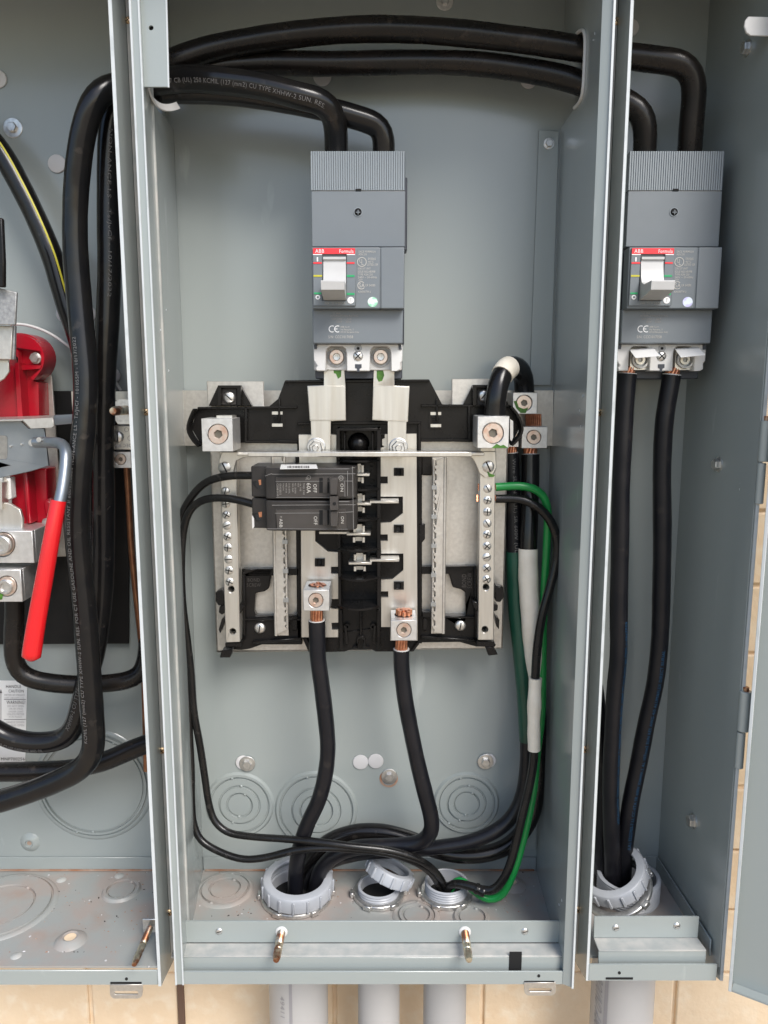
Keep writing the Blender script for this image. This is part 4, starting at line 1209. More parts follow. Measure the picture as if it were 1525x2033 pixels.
# small print
letters(mid, 'txt_pale', [('SACE FORMULA', 712, 497.5, 746, 501.5), ('A2N 250', 712, 503, 728, 507), ('E93565', 731, 511.5, 746, 516), ('40°C', 731, 517.5, 742, 521.5), ('LISTED 139', 729, 523, 750, 527.5), ('CIRCUIT UNIT', 711, 531, 736, 535), ('ISSUE NO.HR998', 711, 537, 745, 541.5), ('TYPE A2N 250', 711, 543, 740, 547), ('240V ~ 50-60Hz', 711, 548.5, 748, 552.5), ('250V', 712, 553.5, 720, 557), ('LR 54280', 726, 564, 745, 568.5), ('A2N200TW-2', 711, 577, 736, 581)], Y2 - .0003)
mb = MB('txt_pale'); mb.slab(circ(718.5, 520, 9.5, 28), Y2 - .0003, .0002, [circ(718.5, 520, 8.2, 28)])
ptext(mb, 'U', 713.8, 514, 718.8, 521.5, Y2 - .0003); ptext(mb, 'L', 718, 518.5, 722, 526, Y2 - .0003)
arc = [(717.5 + 7.8 * math.cos(t), 566.5 + 8 * math.sin(t)) for t in [0.7 + i * .3 for i in range(17)]] + [(717.5 + 6.4 * math.cos(t), 566.5 + 6.6 * math.sin(t)) for t in reversed([0.7 + i * .3 for i in range(17)])]
mb.slab(arc, Y2 - .0003, .0002); ptext(mb, 'SA', 713, 562.5, 724, 570.5, Y2 - .0003)
mb.build('approval_marks', mid)
mb = MB('holo'); mb.slab(circ(740, 599.5, 10, 28), Y2 - .0003, .0003); ho = mb.build('hologram_sticker', mid)
letters(low, 'txt_dim', [('UL 50Hz', 661, 620, 676, 623.5), ('INTERRUPTING RATING', 656, 625, 711, 629), ('120V-240V  ~  25kA', 659, 631, 698, 635), ('250V    25kA', 668, 636.5, 698, 640.5)], Y1 - .0003)
letters(low, 'txt_pale', [('ABB S.p.A', 676, 647.5, 694, 651), ('Via Pescaria, 5', 676, 652.5, 702, 656.5), ('24123 Bergamo Italy', 676, 657.5, 713, 661.5), ('S/N: CCC1017058', 652, 666, 701, 671.5)], Y1 - .0003)
mb = MB('txt_white')
for cx, bar in ((659.5, 0), (670.5, 1)):
    t_ = [math.radians(60 + i * 20) for i in range(13)]
    mb.slab([(cx + 7 * math.cos(t), 653 + 7 * math.sin(t)) for t in t_] + [(cx + 5.3 * math.cos(t), 653 + 5.3 * math.sin(t)) for t in reversed(t_)], Y1 - .0003, .0002)
    if bar: mb.slab([(cx - 6, 652.2), (cx - .5, 652.2), (cx - .5, 653.8), (cx - 6, 653.8)], Y1 - .00032, .0002)
mb.build('ce_mark', low)
# white terminal housing
YW = -.0590
mb = MB('white')
def uhole(cx): return [(cx - 21, 741), (cx - 21, 700), (cx - 19, 692), (cx - 13, 687), (cx + 13, 687), (cx + 19, 692), (cx + 21, 700), (cx + 21, 741)]
mb.slab([(622, 683), (799, 683), (799, 718), (795, 720), (796, 733), (790, 736.5), (776, 736.5), (776, 700), (774, 692), (768, 687), (743, 687), (737, 692), (735, 700), (735, 736.5), (688, 736.5), (688, 700), (686, 692), (680, 687), (655, 687), (649, 692), (647, 700), (647, 736.5), (628, 736.5), (626, 730), (630, 726), (623, 716)], YW, .010)
mb.bpx(623, 684, 798, 735, YW + .0095, -.045)
wh = mb.build('terminal_housing', MBK, bev=.0006, seg=1)
for cx in (668, 756):
    mb = MB('galv_rough'); mb.slab(circ(cx, 709, 20, 28), YW + .0085, .001); mb.build('terminal_well', wh)
mb = MB('grey_deep'); mb.slab([(705, 723), (718, 723), (718, 730), (714, 732), (714, 738), (709, 738), (709, 732), (705, 730)], YW - .0003, .0003); mb.slab([(623, 684), (630, 684), (629, 693), (624, 693)], YW - .0008, .001); mb.slab([(791, 684), (797, 684), (798, 694), (792, 694)], YW - .0008, .001); mb.build('housing_latch', wh)
mb = MB('galv_rough'); mb.slab(circ(711, 691, 7.5, 22), YW - .0003, .0003); mb.use('hole').slab(circ(711, 691.5, 2.8, 14), YW - .0005, .0002); mb.build('test_hole', wh)
pan_screw(wh, 711, 707, YW + .0004, 10.3, kind='cross', mat='zinc', ang=.75)
# copy to the right cabinet
off = Vector((vx(1334, 490, Y1) - vx(711, 490, Y1), 0, 0))
RBK = copy_tree(MBK, None, off)
RBK['label'] = 'grey two pole main breaker with white paper flaps and bare copper cable ends below'
for ch in RBK.children:
    for c2 in ch.children:
        if c2.name.startswith('hologram'):
            c2.data = c2.data.copy(); c2.data.materials[0] = MATS['holo_lilac']
# bolts on the straps (centre breaker)
for cx in (669, 756):
    o = P(cx, 709, -.0480); k = pxm(cx, 709, -.048)
    mb = MB('screw_pink'); mb.lathe([(0, .0005), (14 * k, .0005), (15 * k, 0)], o, (0, -1, 0), 28)
    mb.lathe([(14.5 * k, .0005), (14.5 * k, .0042), (13.3 * k, .0050), (7.5 * k, .0050), (7 * k, .0030), (0, .0028)], o, (0, -1, 0), 24)
    mb.use('zinc').lathe([(7.2 * k, .0052), (6.8 * k, .0042), (0, .0040)], o, (0, -1, 0), 6)
    mb.build('terminal_bolt', MBK, ang=30)
# lugs and paper flaps on the right breaker
for cx in (1271, 1360):
    o = P(cx, 712, -.055); 
    lg = lug_block(RBK, cx - 20, 692, cx + 21, 735, -.0545, -.044, cx, 714, 17, mat='tin', screw=False)
    k = pxm(cx, 712, -.0545)
    mb = MB('white'); mb.lathe([(17 * k, 0), (17 * k, .0024), (13.5 * k, .0024), (13 * k, -.002)], P(cx, 714, -.0545), (0, -1, 0), 28)
    mb.use('zinc_dark').lathe([(13 * k, -.001), (0, -.001)], P(cx, 714, -.0545), (0, -1, 0), 28)
    mb.use('tin').lathe([(10 * k, -.0008), (9.6 * k, .0006), (5 * k, .0006), (4.8 * k, -.0008)], P(cx, 714, -.0545), (0, -1, 0), 24)
    mb.build('lug_ring', lg)
for i, q in enumerate((((1250, 694), (1298, 690), (1310, 706), (1262, 710)), ((1340, 692), (1386, 689), (1400, 704), (1352, 709)))):
    a, b, c, d = [P(x, y, w) for (x, y), w in zip(q, (-.0600, -.0600, -.074, -.074))]
    mb = MB('paper'); mb.add([a, b, c, d] + [p + Vector((0, 0, -.0003)) for p in (a, b, c, d)], [(0, 1, 2, 3), (7, 6, 5, 4), (0, 4, 5, 1), (1, 5, 6, 2), (2, 6, 7, 3), (3, 7, 4, 0)])
    mb.build('paper_flap', RBK)

# ================================================================ BRANCH BREAKER
YK = -.0820
BK = thing('branch_breaker', 'dark brown two pole 60 amp breaker plugged into the load centre', 'breaker', P(604, 1056, -.04))
def pole(y0, y1, slope):
    mb = MB('brk_dark')
    zt, zb = P(610, y0, YK).z, P(610, y1, YK).z
    xa, xb, xc = vx(527, 960, YK + .006), vx(541, 960, YK), vx(699, 960, YK)
    # body in profile (x, y) extruded in z
    prof = [(vx(499, 960, YK + .013), YB - .004), (vx(499, 960, YK + .013), YK + .013), (xa, YK + .011), (xa + .0005, YK + .002), (xb, YK), (vx(690, 960, YK), YK), (vx(700, 960, YK), YK + .002), (vx(708, 960, YK + .006), YK + .008), (vx(708, 960, YK + .006), YB - .004)]
    mb.slabw([Vector((x, y, zt)) for x, y in prof], Vector((0, 0, zb - zt)))
    b = mb.build('pole_case', BK, bev=.0009)
    m2 = MB('brk_mid')
    mz = (y1 - y0)
    m2.slab([(547, y0 + mz * .30), (686, y0 + mz * .28), (690, y1 - 5), (549, y1 - 4)], YK - .0012, .002)
    m2.build('label_face', b, bev=.0004, seg=1)
    m3 = MB('hole'); m3.slab([(634, y0 + mz * .32), (653, y0 + mz * .32), (653, y0 + mz * .80), (634, y0 + mz * .80)], YK - .0016, .0004)
    m3.use('brk_mid').slab([(641, y0 + mz * .32), (650, y0 + mz * .32), (650, y0 + mz * .80), (641, y0 + mz * .80)], YK - .0022, .0008)
    m3.build('handle_slot', b)
    m4 = MB('brk_mid'); ya, yb = y0 + mz * .33, y0 + mz * .87
    xa_, xb_ = vx(655, 1000, YK - .010), vx(671, 1000, YK - .010)
    m4.box(xa_, xb_, YK - .0105, YK, P(662, yb, YK - .01).z, P(662, ya, YK - .01).z)
    m4.build('handle', b, bev=.0006, seg=1)
    m5 = MB('hole')
    cy = y0 + mz * .50
    m5.slab([(500, cy - 4), (512, cy - 6), (514, cy - 12), (524, cy - 12), (524, cy + 9), (512, cy + 9), (504, cy + 4)], YK + .0123, .0006)
    m5.use('copper').slab([(513, cy - 7), (526, cy - 9), (526, cy + 2), (515, cy + 3)], YK + .0117, .0006)
    m5.use('black').cyl(P(515, cy + 2, YK + .012), P(515, cy + 2, YK + .0135), .003, 16)
    m5.build('wire_terminal', b)
    return b
p1 = pole(929, 991, 0); p2 = pole(994, 1054, 0)
mb = MB('brk_line')
for a, b, c, d in ((540, 941.5, 706, 940.5), (547, 956, 700, 955), (540, 1003, 706, 1002), (546, 1019, 634, 1018.5), (548, 987.5, 655, 987.5), (690, 935, 690, 985), (700, 926, 702, 1052), (684, 955, 685, 986), (526, 945, 540, 940), (530, 1050, 690, 1050.5), (660, 955, 688, 955), (672, 1018, 702, 1016)):
    t = .28
    mb.slab([(a, b - t), (c, d - t), (c, d + t), (a, b + t)] if abs(c - a) > abs(d - b) else [(a - t, b), (a + t, b), (c + t, d), (c - t, d)], YK - .0016, .0002)
mb.build('edge_line', p1)  # thin paler lines along the breaker edges
mb = MB('white'); mb.slab([(500, 1026), (504, 1020), (505, 1046), (501, 1050)], YK + .0125, .0006); mb.build('clip_edge', p2)
mb = MB('brk_mid'); mb.bpx(655, 986, 671.5, 1013, YK - .0125, YK - .003); mb.use('hole').slab(circ(664, 1000, 3.4, 16), YK - .0128, .0003)
mb.build('handle_tie', BK, bev=.0006, seg=1)
letters(p1, 'txt_pale', [('OFF', 622, 961, 629, 978, 90), ('60A', 609, 959, 617, 979, 90), ('ON', 676, 960, 682, 976, 90)], YK - .0018)
letters(p1, 'txt_dim', [('THQL 2160', 601, 959, 605, 982, 90), ('1 IN. TYPE', 595, 959, 598, 975, 90), ('HACR', 591, 959, 593.5, 967, 90), ('40C 120/240V', 585, 959, 588, 980, 90), ('10KA 50/60', 580, 959, 583, 977, 90), ('CU-AL 60/75C', 573, 959, 576, 980, 90), ('WIRE 14-1/0', 567, 959, 570, 978, 90), ('TORQUE 45', 561, 959, 564, 974, 90), ('ISSUE BD12', 555, 960, 558.5, 982, 90), ('C3548 3110', 549, 960, 553, 985, 90), ('UL', 607, 948, 614, 953, 90)], YK - .0018)
mb = MB('txt_dim'); mb.slab(circ(677, 949, 5, 20), YK - .0018, .0002, [circ(677, 949, 4.2, 20)]); ptext(mb, 'GE', 674, 946.5, 680, 951.5, YK - .0018, 90); mb.slab(circ(613, 948, 4, 18), YK - .0018, .0002, [circ(613, 948, 3.3, 18)]); mb.build('emblem', p1)
letters(p2, 'txt_pale', [('OFF', 623, 1025, 630, 1042, 90), ('ON', 677, 1025, 683, 1039, 90), ('ABB', 555, 1030, 561, 1047, 90)], YK - .0018)
letters(p2, 'txt_dim', [('BY', 556, 1025, 560, 1029, 90)], YK - .0018)
# barcode label lying on the top face
ztop = P(604, 929, YK).z + .0003
mb = MB('paper')
q = [PZ(556, 931.5, ztop), PZ(631, 930.5, ztop), PZ(628, 922, ztop), PZ(558, 922.5, ztop)]
mb.slabw(q, Vector((0, 0, .0002)))
lb = mb.build('barcode_label', BK)
mb = MB('txt_black'); random.seed(3); px = 571
while px < 614:
    w = random.choice((.6, .9, 1.4, 2.0)); mb.slabw([PZ(px, 929, ztop + .0004), PZ(px + w, 929, ztop + .0004), PZ(px + w, 925, ztop + .0004), PZ(px, 925, ztop + .0004)], Vector((0, 0, .0001))); px += w + random.choice((.7, 1.0, 1.6))
mb.build('barcode', lb)

# ================================================================ METER SOCKET (left cabinet)
MS = thing('meter_socket', 'bright red plastic socket block on a galvanised plate with steel jaws', 'meter socket', P(40, 1100, -.02))
mb = MB('galv'); mb.slab([(-60, 691), (98, 691), (118, 950), (131, 1105), (-60, 1108)], -.022, .002); mb.build('base_plate', MS, bev=.0005)
YR = -.046
mb = MB('red')
lobe = [(31 + 0, 661)] + [(40 + 52 * math.cos(t), 712 + 51 * math.sin(t)) for t in [math.radians(a) for a in range(-80, 50, 12)]]
mb.slab([(-60, 661), (31, 661)] + [(38 + 54 * math.cos(t), 712 + 51 * math.sin(t)) for t in [math.radians(a) for a in range(-84, 40, 11)]] + [(66, 756), (76, 760), (78, 832), (-60, 832)], YR + .006, .018)
mb.slab([(33, 664)] + [(38 + 50 * math.cos(t), 712 + 47 * math.sin(t)) for t in [math.radians(a) for a in range(-84, 40, 11)]] + [(66, 755), (60, 750), (82, 730), (80, 697), (33, 690)], YR, .008)
mb.slab([(28, 690), (36, 697), (36, 723), (41, 735), (80, 732), (82, 725), (36, 724)], YR - .001, .006)
mb.slab([(29, 720), (37, 720), (45, 830), (35, 830)], YR - .006, .014)
mb.slab([(-60, 720), (29, 726), (35, 830), (-60, 830)], YR - .001, .008)
red = mb.build('insulator', MS, bev=.0012, seg=2)
hex_bolt(red, 71, 711, YR, 10, washer=1.1)
mb = MB('red')
mb.slab([(18, 930), (92, 930), (97, 1085), (40, 1086), (25, 1055)], YR + .006, .018)
mb.slab([(46, 935), (54, 935), (62, 1040), (53, 1040)], YR - .006, .014)
mb.slab([(20, 930), (50, 930), (57, 1050), (28, 1050)], YR, .008)
mb.slab([(86, 1000), (90, 990), (103, 998), (97, 1030), (90, 1022)], YR + .004, .01)
red = mb.build('insulator', MS, bev=.0012, seg=2)
hex_bolt(red, 92, 1037, YR + .005, 7, washer=1.2)
mb = MB('galv_rough'); mb.slab([(-60, 566), (0, 572), (33, 580), (30, 645), (-60, 645)], -.088, .0025); mb.build('jaw', MS, bev=.0006)
mb = MB('galv'); mb.slab([(-60, 645), (25, 647), (22, 714), (-60, 712)], -.080, .0025)
mb.use('galv_rough').slab([(26, 646), (30, 646), (28, 714), (23, 714)], -.079, .003)
mb.build('jaw', MS, bev=.0006)
mb = MB('tin'); mb.slab([(-60, 714), (17, 714), (18, 738), (8, 752), (-60, 792)], -.072, .002); mb.build('jaw_contact', MS, bev=.0005)
mb = MB('tin'); mb.slab([(-60, 985), (20, 1000), (40, 1012), (45, 1030), (44, 1052), (-60, 1052)], -.066, .003); mb.build('jaw_contact', MS, bev=.0005)
mb = MB('white'); mb.slab([(2, 950), (20, 948), (23, 990), (5, 998)], -.060, .008); mb.build('guide', MS, bev=.0006)
mb = MB('tin'); mb.slab([(-4, 950), (4, 958), (4, 1012), (-4, 1010)], -.070, .010); mb.build('contact_spring', MS)
mb = MB('steel_blue')
mb.slab([(-60, 833), (40, 833), (44, 838), (56, 850), (88, 850), (97, 925), (60, 936), (0, 949), (-60, 960)], -.062, .002, [rrect(-20, 865, 14, 912, 6)])
brk = mb.build('bracket_plate', MS, bev=.0005)
mb = MB('galv'); za, zb_ = P(60, 830, -.07).z, P(60, 845, -.07).z
mb.slab([(42, 832), (105, 829), (108, 846), (104, 849), (60, 851), (52, 842)], -.074, .0015)
mb.slabw([P(-60, 834, -.072), P(40, 832, -.072), P(106, 829, -.072), P(108, 824, -.052), P(-60, 830, -.052)], Vector((0, 0, -.0015)))
mb.build('bracket_tab', brk, bev=.0004, seg=1)
mb = MB('steel_blue'); mb.slab([(104, 824), (150, 822), (150, 841), (106, 845)], -.036, .006); mb.build('cross_rod', MS, bev=.0008)
mb = MB('zinc'); mb.slab(circ(63, 879, 7, 16), -.064, .003); mb.slab(circ(20, 886, 2.2, 10), -.0635, .002); mb.slab(circ(42, 882, 2, 10), -.0635, .002); mb.build('rivet', brk)
# lever
LV = thing('bypass_lever', 'steel bypass lever with long bright red rubber grip', 'lever', P(60, 1316, -.1))
mb = MB('steel_blue')
pth = spline([P(70, 878, -.070), P(95, 878, -.074), P(116, 879, -.080), P(129, 885, -.086), P(131, 905, -.092), P(127, 950, -.098), P(120, 990, -.103), P(112, 1020, -.106)], .004)
tube(mb, pth, .0040, 16); mb.build('rod', LV, ang=60)
mb = MB('red_grip'); pth = spline([P(116, 994, -.1035), P(104, 1060, -.107), P(86, 1160, -.111), P(70, 1250, -.114), P(61, 1312, -.116)], .003)
m_ = len(pth)
def grf(i):
    t = i / (m_ - 1)
    e = 1.0 if t < .965 else math.sqrt(max(0.12, 1 - ((t - .965) / .037) ** 2))
    return (0.88 + .22 * t) * e
tube(mb, pth, .0060, 22, grf); mb.build('grip', LV, ang=60)
mb = MB('zinc'); mb.slab(circ(77, 873, 5, 14), -.080, .004); mb.build('roll_pin', LV)
# line lugs
LL = thing('cable_lug', 'stepped aluminium lug with two hexagon screws beside the red grip', 'lug', P(20, 1196, -.06))
lug_block(LL, -60, 1054, 66, 1118, -.078, -.042, 5, 1081, 25)
lug_block(LL, -60, 1131, 43, 1195, -.082, -.046, 13, 1164, 21)
mb = MB('galv_rough'); mb.bpx(-60, 1119, 62, 1131, -.064, -.046); mb.build('neck', LL, bev=.0005)
for px, py, r in ((5, 1081, 19), (13, 1164, 15)):
    o = P(px, py, -.080); k = pxm(px, py, -.08)
    mb = MB('zinc'); mb.lathe([(r * k, 0), (r * k, .003), (r * .9 * k, .0036), (r * .6 * k, .0036), (r * .55 * k, .002), (0, .002)], o, (0, -1, 0), 28); mb.build('hexagon_screw', LL)
mb = MB('green_mark'); mb.slab([(-4, 1178), (6, 1180), (4, 1190), (-4, 1192)], -.0824, .0002); mb.build('paint_mark', LL)
mb = MB('black'); mb.slab([(-60, 425), (4, 432), (8, 520), (8, 570), (-60, 566)], -.096, .004); o = mb.build('cable_end', None, bev=.001); tag(o, 'black taped cable end above the grey steel jaw', 'cable')
# black barrier sheet, label
mb = MB('black_matte'); mb.slab([(-70, 776), (148, 776), (256, 776), (256, 1278), (-70, 1280)], -.0070, .0015); o = mb.build('barrier_sheet', None, bev=.0004, seg=1); tag(o, 'flat matt black insulating sheet behind the red socket block', 'sheet')
mb = MB('paper'); mb.slab([(-70, 1350), (54, 1352), (50, 1513), (-70, 1513)], -.0006, .0004); lab = mb.build('warning_label', None); tag(lab, 'white printed warning label stuck on the back panel of the meter cabinet', 'label')
yl = -.0009
letters(lab, 'txt_black', [('HANDLE', 12, 1360, 42, 1366), ('CAUTION', 17, 1369, 47, 1375), ('WARNING!', 13, 1391, 50, 1398), ('MNP700256', 2, 1504, 49, 1510)], yl)
letters(lab, 'txt_grey', [('METER BY-PASSED', 9, 1378, 49, 1382), ('LIVE CIRCUIT LUG', 9, 1384, 48, 1387.5), ('DO NOT OPEN', 15, 1400, 47, 1404), ('OR BY-PASS', 18, 1405.5, 45, 1409), ('UNDER LOAD', 17, 1411, 46, 1414.5), ('UNLESS METER', 14, 1416, 48, 1420), ('IS IN PLACE', 18, 1421.5, 43, 1425), ('HANDLE DOWN', 12, 1432, 48, 1436), ('BY-PASS OPEN', 13, 1438, 48, 1442)], yl)
mb = MB('txt_black')
mb.slab([(1.2, 1374), (2.2, 1374), (2.2, 1440), (1.2, 1440)], yl, .0001); mb.slab([(1.7, 1368), (4, 1376), (-.6, 1376)], yl, .0001)
for py in (1388.5, 1428): mb.slab([(8, py), (51, py), (51, py + .8), (8, py + .8)], yl, .0001)
mb.build('print_lines', lab)
# grounding terminal
GT = thing('ground_terminal', 'small pair of tinned ground terminal blocks holding a bare copper wire', 'terminal', P(242, 930, -.03))
mb = MB('tin'); mb.slab([(224, 777), (300, 777), (300, 795), (224, 795)], -.02, .006)
mb.build('rear_strap', GT); mb = MB('tin'); mb.bpx(143, 777, 160, 830, -.012, -.006)
mb.build('rear_strap', GT)
mb = MB('tin'); mb.bpx(222, 845, 270, 893, -.048, -.012); bA = mb.build('upper_block', GT, bev=.0005)
pan_screw(bA, 235, 867, -.048, 11.5, mat='zinc', ang=1.5, kind='slot')
letters(bA, 'txt_grey', [('OEC 9901', 224, 881, 262, 888, 180), ('AL', 224, 849, 233, 855, 180)], -.0483)
mb = MB('txt_grey'); mb.slab(circ(251, 853, 4.4, 18), -.0483, .0002, [circ(251, 853, 3.7, 18)]); mb.slab(circ(258, 870, 5, 18), -.0483, .0002, [circ(258, 870, 4.3, 18)]); mb.build('approval_marks', bA)
lug_block(GT, 222, 897, 260, 929, -.046, -.014, 239, 912, 11.5)
# ================================================================ HEAVY CABLES
GF = 'heavy black feeder cables'
R1 = .0087
cA = Cable('feeder_cable', 'thick black printed cable from main breaker, bending down beside the red grip', 'cable',
  [(668, 330, -.040), (668, 297, -.043), (668, 262, -.050), (660, 222, -.060), (640, 203, -.066), (594, 190, -.070), (520, 171, -.070), (447, 161, -.068), (380, 157, -.066), (337, 160, -.066), (290, 167, -.066), (250, 172, -.070), (215, 176, -.076), (192, 192, -.080), (177, 222, -.080), (164, 270, -.078), (153, 367, -.074), (150, 500, -.072), (155, 580, -.072), (162, 660, -.074), (170, 740, -.076), (170, 800, -.078), (164, 880, -.080), (156, 960, -.082), (154, 1050, -.082), (159, 1120, -.082), (168, 1220, -.082), (177, 1330, -.082), (184, 1430, -.082), (186, 1475, -.081), (178, 1506, -.080), (155, 1530, -.079), (110, 1553, -.078), (50, 1576, -.077), (-20, 1596, -.076), (-90, 1600, -.075)], R1, 'cable', GF)
cA.text('17 CB (UL) 250 KCMIL (127 (mm2) CU TYPE XHHW-2 SUN. RES.', (342, 167), (645, 206), .0036, 'txt_cable', -.45)
cA.text('KCMIL (127 (mm2) CU TYPE XHHW-2 SUN. RES. FOR CT USE GASOLINE AND OIL RESISTANT II 600V/1000V NON-ANCE LS - Ts/JvCf - 101055M - 10/17/2022', (180, 1466), (170, 676), .0036, 'txt_cable', .28)
cB = Cable('feeder_cable', 'thick black cable from main breaker, hanging behind the printed one', 'cable',
  [(762, 330, -.036), (762, 299, -.038), (762, 275, -.040), (754, 252, -.042), (735, 241, -.044), (712, 234, -.046), (660, 220, -.048), (590, 205, -.050), (520, 192, -.052), (447, 184, -.053), (373, 181, -.054), (310, 182, -.055), (262, 188, -.056), (236, 200, -.057), (222, 235, -.057), (217, 300, -.056), (215, 420, -.055), (216, 530, -.055), (214, 640, -.055), (209, 740, -.055), (206, 850, -.054), (206, 1000, -.053), (204, 1110, -.052), (199, 1210, -.052), (189, 1290, -.052), (172, 1350, -.052), (158, 1410, -.052), (147, 1445, -.052), (126, 1467, -.052), (80, 1475, -.052), (26, 1467, -.052), (-30, 1440, -.052), (-90, 1420, -.052)], R1 * .96, 'cable', GF)
cB.text('NON-ANCE LS - Ts/JvCf - 10/17/2022', (212, 260), (212, 592), .0030, 'txt_faint', .35)
cB.text('SUNLIGHT RESISTANT', (203, 1140), (206, 1010), .003, 'txt_faint', .9)
cB.text('FOR CT USE GASOLINE AND OIL', (0, 1466), (88, 1480), .0034, 'txt_cable', -.45)
cB.text('XHHW-2 CU TYPE', (150, 1442), (168, 1360), .0034, 'txt_faint', .3)
cC = Cable('striped_cable', 'black cable with thin yellow stripe curving behind the feeders', 'cable',
  [(-90, 200, -.034), (-40, 250, -.034), (0, 297, -.034), (39, 367, -.034), (73, 437, -.034), (105, 514, -.034), (120, 565, -.034), (134, 612, -.034), (158, 680, -.034), (176, 780, -.034), (183, 900, -.034), (185, 1050, -.034), (187, 1150, -.034), (184, 1260, -.034), (176, 1320, -.034)], .0079, 'cable', GF)
cC.stripe((-60, 228), (150, 660), 'yellow', .62, .085)
cC.text('SUMMIMUS * GYPSUM', (184, 1040), (187, 1150), .003, 'txt_faint', 0)
cD = Cable('feeder_cable', 'black cable looping in a U from the aluminium lug', 'cable',
  [(28, 1170, -.055), (29, 1210, -.055), (27, 1265, -.055), (28, 1305, -.055), (36, 1332, -.054), (58, 1347, -.053), (105, 1357, -.050), (157, 1360, -.047), (210, 1357, -.044), (250, 1352, -.042), (278, 1340, -.040), (290, 1310, -.038), (294, 1270, -.036)], .0072, 'cable_dusty', GF)
cE = Cable('feeder_cable', 'black cable lying across the large knockout at the bottom of the meter cabinet', 'cable',
  [(-90, 1534, -.040), (0, 1532, -.040), (79, 1531, -.040), (140, 1527, -.040), (210, 1511, -.040), (250, 1494, -.040), (300, 1474, -.040), (330, 1463, -.040), (342, 1440, -.03)], .0080, 'cable_dusty', GF)
cU1 = Cable('feeder_cable', 'upper of two black cables arching across the top to the breaker with paper flaps', 'cable',
  [(1368, 335, -.038), (1370, 298, -.042), (1374, 240, -.046), (1379, 180, -.050), (1374, 145, -.052), (1352, 126, -.053), (1300, 117, -.053), (1255, 111, -.052), (1200, 104, -.050), (1158, 98, -.048), (1090, 88, -.046), (1000, 76, -.044), (920, 66, -.043), (851, 60, -.042), (741, 57, -.042), (640, 62, -.043), (520, 78, -.045), (410, 101, -.048), (337, 126, -.052), (280, 152, -.052), (248, 180, -.046), (238, 230, -.042), (234, 330, -.04), (232, 460, -.04)], R1 * .98, 'cable_dusty', GF)
cU2 = Cable('feeder_cable', 'lower of two black cables crossing the top to the breaker with paper flaps', 'cable',
  [(1279, 335, -.038), (1280, 296, -.042), (1282, 255, -.046), (1276, 224, -.048), (1253, 206, -.048), (1205, 184, -.044), (1157, 166, -.040), (1110, 152, -.037), (1040, 139, -.034), (950, 128, -.032), (851, 124, -.031), (741, 124, -.031), (630, 126, -.032), (520, 127, -.034), (410, 135, -.038), (337, 150, -.042), (285, 166, -.040), (256, 196, -.034), (246, 240, -.03), (243, 330, -.026), (242, 440, -.025)], R1 * .95, 'cable_dusty', GF)
mb = MB('white'); c = spline([P(20, 644, -.02), P(40, 643, -.02), P(75, 651, -.02), P(110, 668, -.02), P(140, 690, -.02), P(180, 715, -.02), P(226, 752, -.012), P(240, 775, -.010)], .004)
tube(mb, c, .0011, 10); o = mb.build('thin_white_wire', None, ang=60); tag(o, 'thin white wire arching over the red socket block', 'wire')
cG = Cable('ground_wire', 'bare brown copper wire running down behind the cabinet divider', 'wire',
  [(251, 905, -.030), (252, 932, -.030), (256, 1000, -.028), (259, 1060, -.026), (264, 1120, -.025), (271, 1190, -.024), (279, 1262, -.022), (285, 1320, -.02), (288, 1400, -.02), (290, 1490, -.02), (291, 1530, -.02)], .0025, 'copper_brown', n=12)

# ---- load cables in the right cabinet
GL = 'load cables under the breaker with paper flaps'
cK1 = Cable('load_cable', 'black load cable dropping straight beside the divider into the tilted bushing', 'cable',
  [(1246, 742, -.050), (1244, 760, -.050), (1240, 823, -.050), (1235, 933, -.050), (1231, 1070, -.049), (1228, 1181, -.048), (1228, 1300, -.046), (1221, 1379, -.044), (1216, 1483, -.042), (1213, 1587, -.040), (1214, 1664, -.038), (1216, 1740, -.037), (1217, 1800, -.037)], .0069, 'cable_blue', GL)
cK1.strands(0, .006); cK1.text('E522703-7 (UL) SR CC-ETA LL 600V SUN RES AL XHHW-2 AWG 4/0 (107mm2) ALUMAFLEX', (1240, 1230), (1218, 1630), .0030, 'txt_blue', .6)
cK2 = Cable('load_cable', 'black load cable slanting across from the breaker into the tilted bushing', 'cable',
  [(1334, 744, -.050), (1331, 762, -.050), (1321, 823, -.050), (1315, 933, -.049), (1315, 1015, -.048), (1315, 1098, -.047), (1312, 1208, -.045), (1308, 1285, -.044), (1300, 1360, -.042), (1285, 1431, -.040), (1270, 1509, -.038), (1254, 1587, -.036), (1245, 1651, -.034), (1238, 1720, -.033), (1235, 1790, -.033)], .0069, 'cable_blue', GL)
cK2.strands(0, .006); cK2.text('(UL) E522703-7 LL CC-ETA SR 600V XHHW-2 AL 107mm2 SUN RES AWG 4/0 ALUMAFLEX DIRECT BURIAL', (1248, 1680), (1318, 1285), .0032, 'txt_blue', -.2)
cK3 = Cable('load_cable', 'black load cable mostly hidden behind the steel divider edge', 'cable',
  [(1150, 1180, -.022), (1165, 1290, -.022), (1184, 1390, -.022), (1194, 1500, -.022), (1195, 1600, -.024), (1196, 1700, -.026), (1200, 1790, -.03)], .0069, 'cable_blue', GL)

